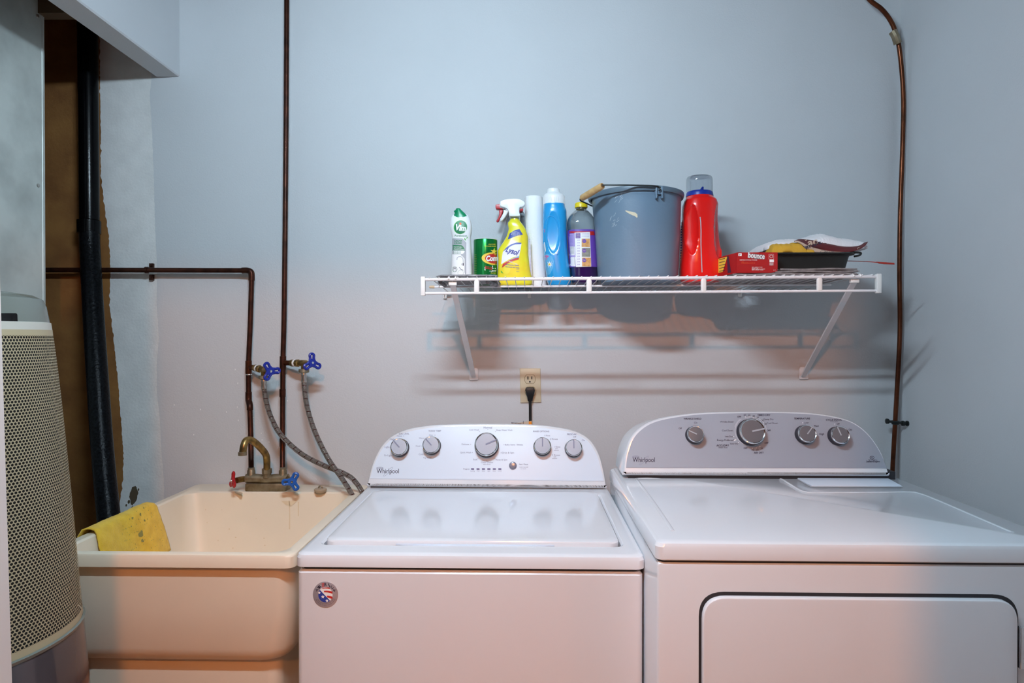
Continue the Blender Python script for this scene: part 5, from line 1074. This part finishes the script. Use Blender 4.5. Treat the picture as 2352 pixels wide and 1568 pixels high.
for i in range(26):
    cx, cy = random.choice(((1412, 505), (1418, 460), (1410, 520), (1408, 500))); a = random.uniform(-1.3, -0.5); L_ = random.uniform(3, 9); cx += random.uniform(-8, 8); cy += random.uniform(-9, 9)
    ribbon(mb, [(cx, cy), (cx+L_*math.cos(a), cy+L_*math.sin(a))], 0.35, k0)
mb.obj('scuff_marks', 'ink_white', t, smooth=False)
# ---- red detergent bottle
D = 1.87; b = bbase(1610, D); t = thing('detergent_bottle', b, 'red laundry detergent bottle with clear measuring cap and blue collar', 'bottle')
xl_, xr__, zrc = at(1583, 527, D).x, at(1641, 535, D).x, at(1610, 532, D).z
def rmod(x, z):
    o = 0.0
    q = ((x-xl_+0.002)/0.0165)**2+((z-zrc)/0.072)**2
    if q < 1: o += 0.016*(1-q)**0.6
    q = ((x-xr__-0.002)/0.0165)**2+((z-zrc+0.003)/0.080)**2
    if q < 1: o += 0.020*(1-q)**0.6
    return o
rb = Loft([(450, 1577, 1637, 0.036, 2), (454, 1576, 1638, 0.038, 2.1), (462, 1573, 1643, 0.044), (474, 1569.5, 1646.5, 0.047), (490, 1568.5, 1648, 0.048), (520, 1568.5, 1650, 0.048), (564, 1568.5, 1652.5, 0.048), (590, 1566, 1654.5, 0.049), (610, 1563.5, 1656.5, 0.050), (630, 1563, 1657, 0.050), (648, 1564.5, 1656.5, 0.049), (654, 1568, 1653, 0.045)], D, b.z, 2.8, 12, mod=rmod)
mb = MB(); rb.build(mb, 128); mb.obj('bottle_body', 'red_bottle', t)
mb = MB(); r0 = lambda a, b: rb.on(a, b, 0.0005); ribbon(mb, [(1608, 498), (1609.5, 510), (1610.2, 530), (1610, 560), (1611, 590), (1612.5, 625)], 2.2, r0); mb.obj('level_strip', 'grey_print', t)
bcl = Loft([(441, 1578.5, 1635, 0.033, 2), (443, 1577, 1636.5, 0.035, 2), (452, 1575.8, 1638, 0.037, 2)], D, None, 2, 3); mb = MB(); bcl.build(mb, 40); mb.obj('collar', 'blue_collar', t)
mb = MB(); sp_ = at(1613, 440, D); tube(mb, [at(1607, 443, D), at(1612, 437, D), at(1614.5, 429, D)], [0.012, 0.006, 0.0025], 14); mb.obj('pour_spout', 'blue_collar', t)
mcp = Loft([(405.5, 1583, 1630, 0.027, 2), (407, 1579, 1634, 0.031, 2), (412, 1577, 1636, 0.033, 2.1), (430, 1577, 1636.5, 0.0335, 2.1), (443, 1577.5, 1636.5, 0.0335, 2)], D, None, 2, 4); mb = MB(); mcp.build(mb, 44, True, False); mb.obj('measuring_cap', 'clear_plastic', t)
mb = MB(); P = [(1563.8, 530), (1567, 505), (1568.6, 505), (1568, 560), (1566, 590), (1563.5, 612), (1562.6, 600)]; extrude(mb, [at(a, b, D+0.01) for a, b in P], (0, 0.003, 0)); bl = mb.obj('side_label', 'blue_print', t)
mb = MB()
for i in range(16): text(mb, 'e', 1565.5-i*0.1, 512+i*6, 2.4, lambda a, b: at(a, b, D+0.0096), 0.04, rot=pi/2)
mb.obj('side_label_lettering', 'white_print', bl, smooth=False)
# ---- grey microfibre cloth under the first bottles
def cloth_slab(name, corners, thick, m, label, cat, amp=0.003, nx=36, ny=18, fuzz=0.001, lobes=0.0, seed=0, group=None, parent=None):
    """corners: x0,x1,y0,y1,zbase(func)"""
    x0, x1, y0, y1, zf = corners; mb = MB(); G = []
    for s in (1, 0):
        for j in range(ny+1):
            for i in range(nx+1):
                x = x0+(x1-x0)*i/nx; y = y0+(y1-y0)*j/ny; e = min(i, nx-i, 4)/4*0.5+min(j, ny-j, 3)/3*0.5
                ex = 0.004*noise.noise(Vector((y*40, seed, s))); edge = min(1, min(i, nx-i)/2.5)*min(1, min(j, ny-j)/2.0)
                z = zf(x, y)+ (thick*(0.45+0.55*edge**0.5)+amp*noise.noise(Vector((x*22, y*22, seed))) if s else -0.0*edge)
                if s == 0: z = zf(x, y)+thick*0.3*(1-edge)
                p = Vector((x+ex, y+0.004*noise.noise(Vector((x*30, seed+3, s))), z))
                p += Vector((noise.noise(p*300), noise.noise(p*300+Vector((3, 3, 3))), noise.noise(p*300+Vector((7, 1, 2)))))*fuzz
                G.append(p)
    n = (nx+1)*(ny+1); fs = []
    for s in (0, 1):
        for j in range(ny):
            for i in range(nx): a = s*n+j*(nx+1)+i; fs.append((a, a+1, a+nx+2, a+nx+1) if s == 0 else (a+nx+1, a+nx+2, a+1, a))
    bd = [i for i in range(nx)]+[j*(nx+1)+nx for j in range(ny)]+[ny*(nx+1)+i for i in range(nx, 0, -1)]+[j*(nx+1) for j in range(ny, 0, -1)]
    for q in range(len(bd)): a, b = bd[q], bd[(q+1) % len(bd)]; fs.append((b, a, a+n, b+n))
    mb.add(G, fs); o = mb.obj(name, m, parent, 80, fix=True)
    if parent is None: base_to(o, ((x0+x1)/2, (y0+y1)/2, zf((x0+x1)/2, (y0+y1)/2))); props(o, label, cat, group)
    return o
dk = lambda x, y: deckz(x, y-CAMY)+0.0021
gx0, gx1 = at(1004, 640, 1.72).x, at(1143, 640, 1.72).x
gr = cloth_slab('grey_cloth', (gx0, gx1, CAMY+1.697, CAMY+1.915, dk), 0.0085, 'terry_grey', 'folded grey microfibre cloth at the left end of the shelf', 'cloth', 0.0012, 44, 24, 0.0008)
mb = MB()
for (xa_, xb_, D_, r_) in ((1010, 1022, 1.74, 0.006), (1120, 1140, 1.74, 0.006)):
    P = [at(xa_, 645, D_), at((xa_+xb_)/2, 648, D_+0.04), at(xb_, 650, D_+0.09)]
    for p in P: p.z = deckz(p.x, p.y-CAMY)-0.006
    tube(mb, catmull(P, 5), r_, 10)
mb.obj('cloth_fold', 'terry_grey', gr)
# ---- newspapers, tray and its contents, red box
nx0, nx1 = at(1668, 630, 1.74).x, at(1962, 625, 1.74).x
zz = 0.0
for k, (lab, xa_, th) in enumerate((('lowest of three folded newspapers under the black tray', nx0, 0.006), ('middle one of three folded newspapers under the black tray', nx0+0.115, 0.0055), ('topmost of three folded newspapers under the black tray', nx0+0.13, 0.0055))):
    zf = (lambda zz_: (lambda x, y: dk(x, y)+zz_+0.0008*math.sin(x*40+zz_*500)))(zz)
    o = cloth_slab('folded_newspaper', (xa_, nx1-0.004*k, CAMY+1.70+0.006*k, CAMY+1.985, zf), th, 'newsprint', lab, 'newspaper', 0.0006, 40, 10, 0.0002, seed=k*5, group='folded newspapers under the tray')
    me_p = MB()
    for q in range(3): tube(me_p, [Vector((xa_+(nx1-xa_)*i/20+0.004, CAMY+1.699+0.006*k+0.0005*math.sin(i*2+q), zf(xa_+(nx1-xa_)*i/20, CAMY+1.70)+0.0010+q*0.0016)) for i in range(20)], 0.0007, 5)
    me_p.obj('folded_pages', 'newsprint', o); zz += th+0.0013
ztop = zz
# tray
tx0, tx1 = at(1757, 590, 1.76).x, at(1955, 590, 1.76).x
zt0 = dk((tx0+tx1)/2, CAMY+1.85)+ztop+0.001
t = thing('black_tray', ((tx0+tx1)/2, CAMY+1.87, zt0), 'black plastic tray holding rags, on newspapers at the right end of the shelf', 'tray')
ty0, ty1 = CAMY+1.765, CAMY+1.985
ztr = at(1900, 580, 1.755).z
mb = MB(); rr_ = lambda i, z, r=0.02: rrect(tx0+0.012+i, tx1-0.008-i, ty0+i, ty1-i, r, z, 5)
rings(mb, [rr_(0.004, zt0), rr_(-0.001, zt0+0.004), rr_(-0.008, ztr-0.010), rr_(-0.010, ztr-0.007), rr_(-0.017, ztr-0.006), rr_(-0.020, ztr-0.003), rr_(-0.017, ztr), rr_(-0.010, ztr-0.001), rr_(-0.006, ztr-0.008), rr_(0.003, zt0+0.006), rr_(0.01, zt0+0.004)], True, True)
mb.obj('tray_body', 'tray_black', t)
mb = MB(); a = at(1976, 580, 1.78); tube(mb, catmull([at(1953, 579, 1.775), at(1968, 579.5, 1.775), at(1977, 581, 1.775), at(1974, 586, 1.775), at(1962, 588.5, 1.775)], 5), 0.003, 8); mb.obj('tray_handle', 'tray_black', t)
def blob(name, prof, D0, D1, m, label, cat, bottom, amp=0.002, fuzz=0.0012, thick=None, ny=16):
    """crumpled cloth: top profile in px across, depth D0..D1; bottom px row or thickness"""
    P = catmull([Vector((a, b, 0)) for a, b in prof], 8); mb = MB(); nx = len(P); G = []
    for s in (1, 0):
        for j in range(ny+1):
            q = j/ny; D_ = D0+(D1-D0)*q; arch = math.sin(pi*min(max(q, 0.0), 1))**0.45
            for i, p in enumerate(P):
                tp_ = at(p.x, p.y, (D0+D1)/2-0.02); bt = at(p.x, bottom(p.x), (D0+D1)/2-0.02)
                f = min(1, i/3)*min(1, (nx-1-i)/3); z = bt.z+(tp_.z-bt.z)*(0.25+0.75*arch)+amp*noise.noise(Vector((tp_.x*35, D_*35, s)))*arch if s else bt.z
                v = Vector((tp_.x, CAMY+D_+0.004*noise.noise(Vector((tp_.x*30, 0, s))), z)); v += Vector((noise.noise(v*350), noise.noise(v*350+Vector((2, 3, 4))), noise.noise(v*350+Vector((8, 8, 1)))))*fuzz; G.append(v)
    n = nx*(ny+1); fs = []
    for s in (0, 1):
        for j in range(ny):
            for i in range(nx-1): a = s*n+j*nx+i; fs.append((a, a+1, a+nx+1, a+nx) if s == 0 else (a+nx, a+nx+1, a+1, a))
    bd = list(range(nx-1))+[j*nx+nx-1 for j in range(ny)]+[ny*nx+i for i in range(nx-1, 0, -1)]+[j*nx for j in range(ny, 0, -1)]
    for q in range(len(bd)): a, b = bd[q], bd[(q+1) % len(bd)]; fs.append((b, a, a+n, b+n))
    mb.add(G, fs); o = mb.obj(name, m, None, 80); p = at(sum(a for a, b in prof)/len(prof), bottom(prof[0][0]), (D0+D1)/2); base_to(o, p); props(o, label, cat); return o
wt = blob('white_towel', [(1745, 566), (1752, 561), (1766, 556), (1782, 551.5), (1805, 549.5), (1822, 549), (1840, 547), (1858, 543), (1868, 538.5), (1880, 537), (1893, 540.5), (1910, 545), (1932, 548), (1948, 551), (1958, 556), (1963, 563)], 1.80, 1.985, 'terry_white', 'folded white terry towel heaped in the black tray', 'towel', lambda x: 579, 0.003, 0.0018, ny=22)
# scalloped yellow chamois cloth lying over the near edge
blob('yellow_chamois', [(1770, 578), (1774, 568), (1778, 560), (1783, 558), (1786, 559), (1790, 557.5), (1795, 558.5), (1800, 557), (1806, 558), (1812, 556.5), (1818, 557.5), (1824, 555.5), (1832, 554.5), (1838, 556), (1843, 561), (1847, 567), (1850, 576)], 1.762, 1.83, 'chamois', 'mustard yellow chamois cloth bunched at the front of the tray', 'cloth', lambda x: 582, 0.003, 0.0004)
blob('yellow_chamois', [(1849, 578), (1852, 571), (1856, 569.5), (1862, 569.5), (1867, 570.5), (1869, 576), (1870, 580)], 1.762, 1.82, 'chamois', 'small folded end of yellow chamois right of the bigger one in the tray', 'cloth', lambda x: 583, 0.002, 0.0004)
# flat vacuum-bag packet bowed across the towel
t = thing('vacuum_bag_packet', at(1905, 575, 1.79), 'maroon and cream paper vacuum bag packet bowed over the white towel', 'packet')
top_l = catmull([Vector((a, b, 0)) for a, b in ((1826, 552), (1835, 549), (1850, 549.5), (1870, 552), (1890, 556.5), (1910, 561), (1935, 565.5), (1958, 566), (1975, 563), (1985, 557), (1993.5, 554.5))], 5)
bot_l = catmull([Vector((a, b, 0)) for a, b in ((1824, 553.5), (1838, 556), (1853, 563), (1870, 569), (1890, 574), (1910, 576.5), (1935, 577.5), (1955, 577), (1972, 572.5), (1985, 565), (1992, 556.5))], 5)
def sheetpt(i, q, D_=1.775): a, b = top_l[i], bot_l[i]; return at(a.x+(b.x-a.x)*q, a.y+(b.y-a.y)*q, D_+0.022*(1-q)+0.010*math.sin(i*0.12))
nT = len(top_l); mb = MB(); G = [sheetpt(i, j/4) for i in range(nT) for j in range(5)]
mb.add(G, [(i*5+j, i*5+j+1, (i+1)*5+j+1, (i+1)*5+j) for i in range(nT-1) for j in range(4)]); o = mb.obj('maroon_sheet', 'maroon', t, fix=False); md = o.modifiers.new('s', 'SOLIDIFY'); md.thickness = 0.0012
lo_ = catmull([Vector((a, b, 0)) for a, b in ((1824, 555), (1836, 558), (1846, 565), (1856, 575), (1868, 579), (1885, 580), (1905, 580), (1930, 580))], 6)
hi_ = catmull([Vector((a, b, 0)) for a, b in ((1827, 552.5), (1838, 554.5), (1852, 561.5), (1868, 568), (1880, 571.5), (1895, 575), (1915, 577.5), (1935, 578.5))], 6)
def sheet2(i, q): i = min(max(i, 0), len(hi_)-1); a, b = hi_[i], lo_[i]; return at(a.x+(b.x-a.x)*q, a.y+(b.y-a.y)*q, 1.772)
mb = MB(); G = [sheet2(i, j/3) for i in range(len(hi_)) for j in range(4)]; mb.add(G, [(i*4+j, i*4+j+1, (i+1)*4+j+1, (i+1)*4+j) for i in range(len(hi_)-1) for j in range(3)]); o = mb.obj('cream_sheet', 'cream_paper', t, fix=False); md = o.modifiers.new('s', 'SOLIDIFY'); md.thickness = 0.001
pf = lambda a, b: at(a, b, 1.766)
mb = MB(); text(mb, 'ac', 1866.5, 555.5, 23, pf, 0.03, rot=-0.22, hs=0.75); text(mb, 'v', 1851, 551.3, 6, pf, 0.03, rot=-0.2, hs=0.6); text(mb, 'C', 1971.5, 570.5, 5, pf, 0.02, rot=0.4); mb.obj('packet_name_lettering', 'cream_paper', t, smooth=False)
mb = MB(); text(mb, 'DIRT DEVIL', 1865, 563.3, 46, lambda a, b: at(a, b+((a-1865)/23)**2*-0.8+0.8, 1.766), 0.05, rot=-0.30, hs=0.85, shear=0.2); text(mb, 'type u bags', 1905, 577, 22, pf, 0.0, rot=-0.05); ribbon(mb, ell(1890, 577.5, 6, 2.5, -0.2, 20), 0.6, pf, closed=True); mb.obj('packet_lettering', 'ink', t, smooth=False)
# red stick poking out to the right
t = thing('red_paint_stick', at(1962, 600, 1.83), 'thin red plastic stick poking out right from behind the tray', 'stick')
mb = MB(); tube(mb, catmull([at(1940, 599, 1.85), at(1964, 599.5, 1.84), at(1990, 600.5, 1.82), at(2020, 603, 1.80)], 4), 0.0010, 6); mb.obj('stem', 'red_stick', t)
mb = MB(); P = [(2012, 601), (2030, 602), (2053, 603.5), (2053.5, 607.5), (2030, 606.5), (2018, 605)]; slab(mb, [at(a, b, 1.80) for a, b in P], (0, -1, 0), 0.003, 0.001); mb.obj('flat_end', 'red_stick', t)
# red dryer-sheet box
zbx = dk(at(1740, 625, 1.72).x, CAMY+1.76)+0.0085
fl, fr = at(1693, 600, 1.72), at(1786, 600, 1.72); zt1 = at(1740, 579.5, 1.72).z; zb0 = at(1740, 626.5, 1.72).z
t = thing('dryer_sheet_box', ((fl.x+fr.x)/2, CAMY+1.78, zb0), 'red dryer sheet box lying on newspapers beside the red detergent bottle', 'box')
bl_ = at(1664, 600, 1.90).x; blen = 0.105
F0 = [Vector((fl.x, CAMY+1.72, zb0)), Vector((fr.x, CAMY+1.72, zb0)), Vector((fr.x, CAMY+1.72, zt1)), Vector((fl.x, CAMY+1.72, zt1))]
sx_ = -0.018; B0 = [p+Vector((sx_ if p.x < fl.x+0.01 else sx_, blen, 0)) for p in F0]
mb = MB(); rings(mb, [F0, B0]); mb.obj('carton', 'box_red', t)
ff = lambda a, b: at(a, b, 1.7195)
mb = MB(); text(mb, 'bounce', 1737.5, 587.5, 38, lambda a, b: at(a, b, 1.7188), 0.02, rot=0.09, hs=1.3); patch(mb, quadp(1696, 581.5, 1703.5, 588), ff, 1)
text(mb, 'REMOVES 4 STATIC & WRINKLES', 1719, 597, 40, ff, 0.02)
for i, wd in enumerate((24, 14, 30, 26)): text(mb, 'fabric softener sheets', 1727+wd/2, 613.4+i*2, wd, ff, 0.01)
patch(mb, quadp(1767.5, 596, 1777.5, 602), ff, 1); ribbon(mb, [(1766, 584), (1777, 584), (1777, 595), (1766, 595)], 0.5, ff, closed=True); ribbon(mb, ell(1771.5, 588.5, 3.5, 3.2, 0, 18), 0.9, ff, closed=True)
for i in range(4): text(mb, 'recycle', 1772, 603.5+i*1.6, 9, ff)
text(mb, '(c) 1', 1779, 620, 5, ff); mb.obj('carton_lettering', 'white_print', t, smooth=False)
mb = MB(); text(mb, 'bounce', 1737.5, 587.5, 40, ff, 0.11, rot=0.09, hs=1.3); text(mb, 'p', 1699.7, 584.8, 3, lambda a, b: at(a, b, 1.7190), 0.08); mb.obj('carton_name', 'sticker_base', t, smooth=False)
mb = MB(); extrude(mb, [at(a, b, 1.7198) for a, b in ((1693.5, 610.3), (1785.5, 609.6), (1785.5, 610.3), (1693.5, 611))], (0, 0.0005, 0)); mb.obj('carton_flap_edge', 'dkred_print', t)
mb = MB(); text(mb, 'USA', 1706, 601.5, 5, ff); text(mb, 'P12345678 (L)12:09 10', 1718.5, 604, 31, ff); mb.obj('carton_date_print', 'orange', t, smooth=False)
# left side face graphics: yellow panel with black bars, on the box's slanting left side
def side(u, v): a = F0[0].lerp(B0[0], u); b = F0[3].lerp(B0[3], u); p = a.lerp(b, v); return p+Vector((-0.0006, 0, 0))
mb = MB(); mb.add([side(0.50, 0.92), side(0.75, 0.20), side(1.0, 0.20), side(1.0, 0.92)], [(0, 1, 2, 3)]); mb.obj('side_panel', 'yellow_print', t, smooth=False)
mb = MB()
for i in range(5): v = 0.25+i*0.15; mb.add([side(0.62+0.0*i, v)+Vector((-0.0003, 0, 0)), side(0.95, v)+Vector((-0.0003, 0, 0)), side(0.95, v+0.03)+Vector((-0.0003, 0, 0)), side(0.62, v+0.03)+Vector((-0.0003, 0, 0))], [(0, 1, 2, 3)])
mb.add([side(0.30, 0.08), side(0.48, 0.08), side(0.53, 0.95), side(0.44, 0.95)], [(0, 1, 2, 3)]); mb.obj('side_bars', 'ink', t, smooth=False)
# printed leaflets beneath the box
o = cloth_slab('printed_leaflet', (at(1640, 640, 1.80).x, at(1720, 640, 1.80).x, CAMY+1.80, CAMY+1.97, dk), 0.0022, 'flyer', 'colourful printed leaflet lying under the red box', 'leaflet', 0.0003, 12, 8, 0.0)
for tt in (0,): pass
bpy.context.view_layer.update()

for o in bpy.data.objects:
    n = o.name.split('.')[0]
    if o.parent and (n.endswith('lettering') or n.endswith('print') or n in ('dial_marks', 'logo_rings', 'rivets', 'scuff_marks', 'label_barcode', 'label_white', 'label_purple', 'side_bars', 'grime_spots', 'emblem_stars', 'emblem_stripes', 'striped_letter', 'cap_ribs', 'label_icons', 'label_leaves', 'flower_picture', 'label_wood_pictures', 'label_yellow', 'folded_pages', 'cloth_fold', 'socket_slots', 'damaged_spot', 'label_green', 'label_blue', 'label_red_band')): o['kind'] = 'stuff'
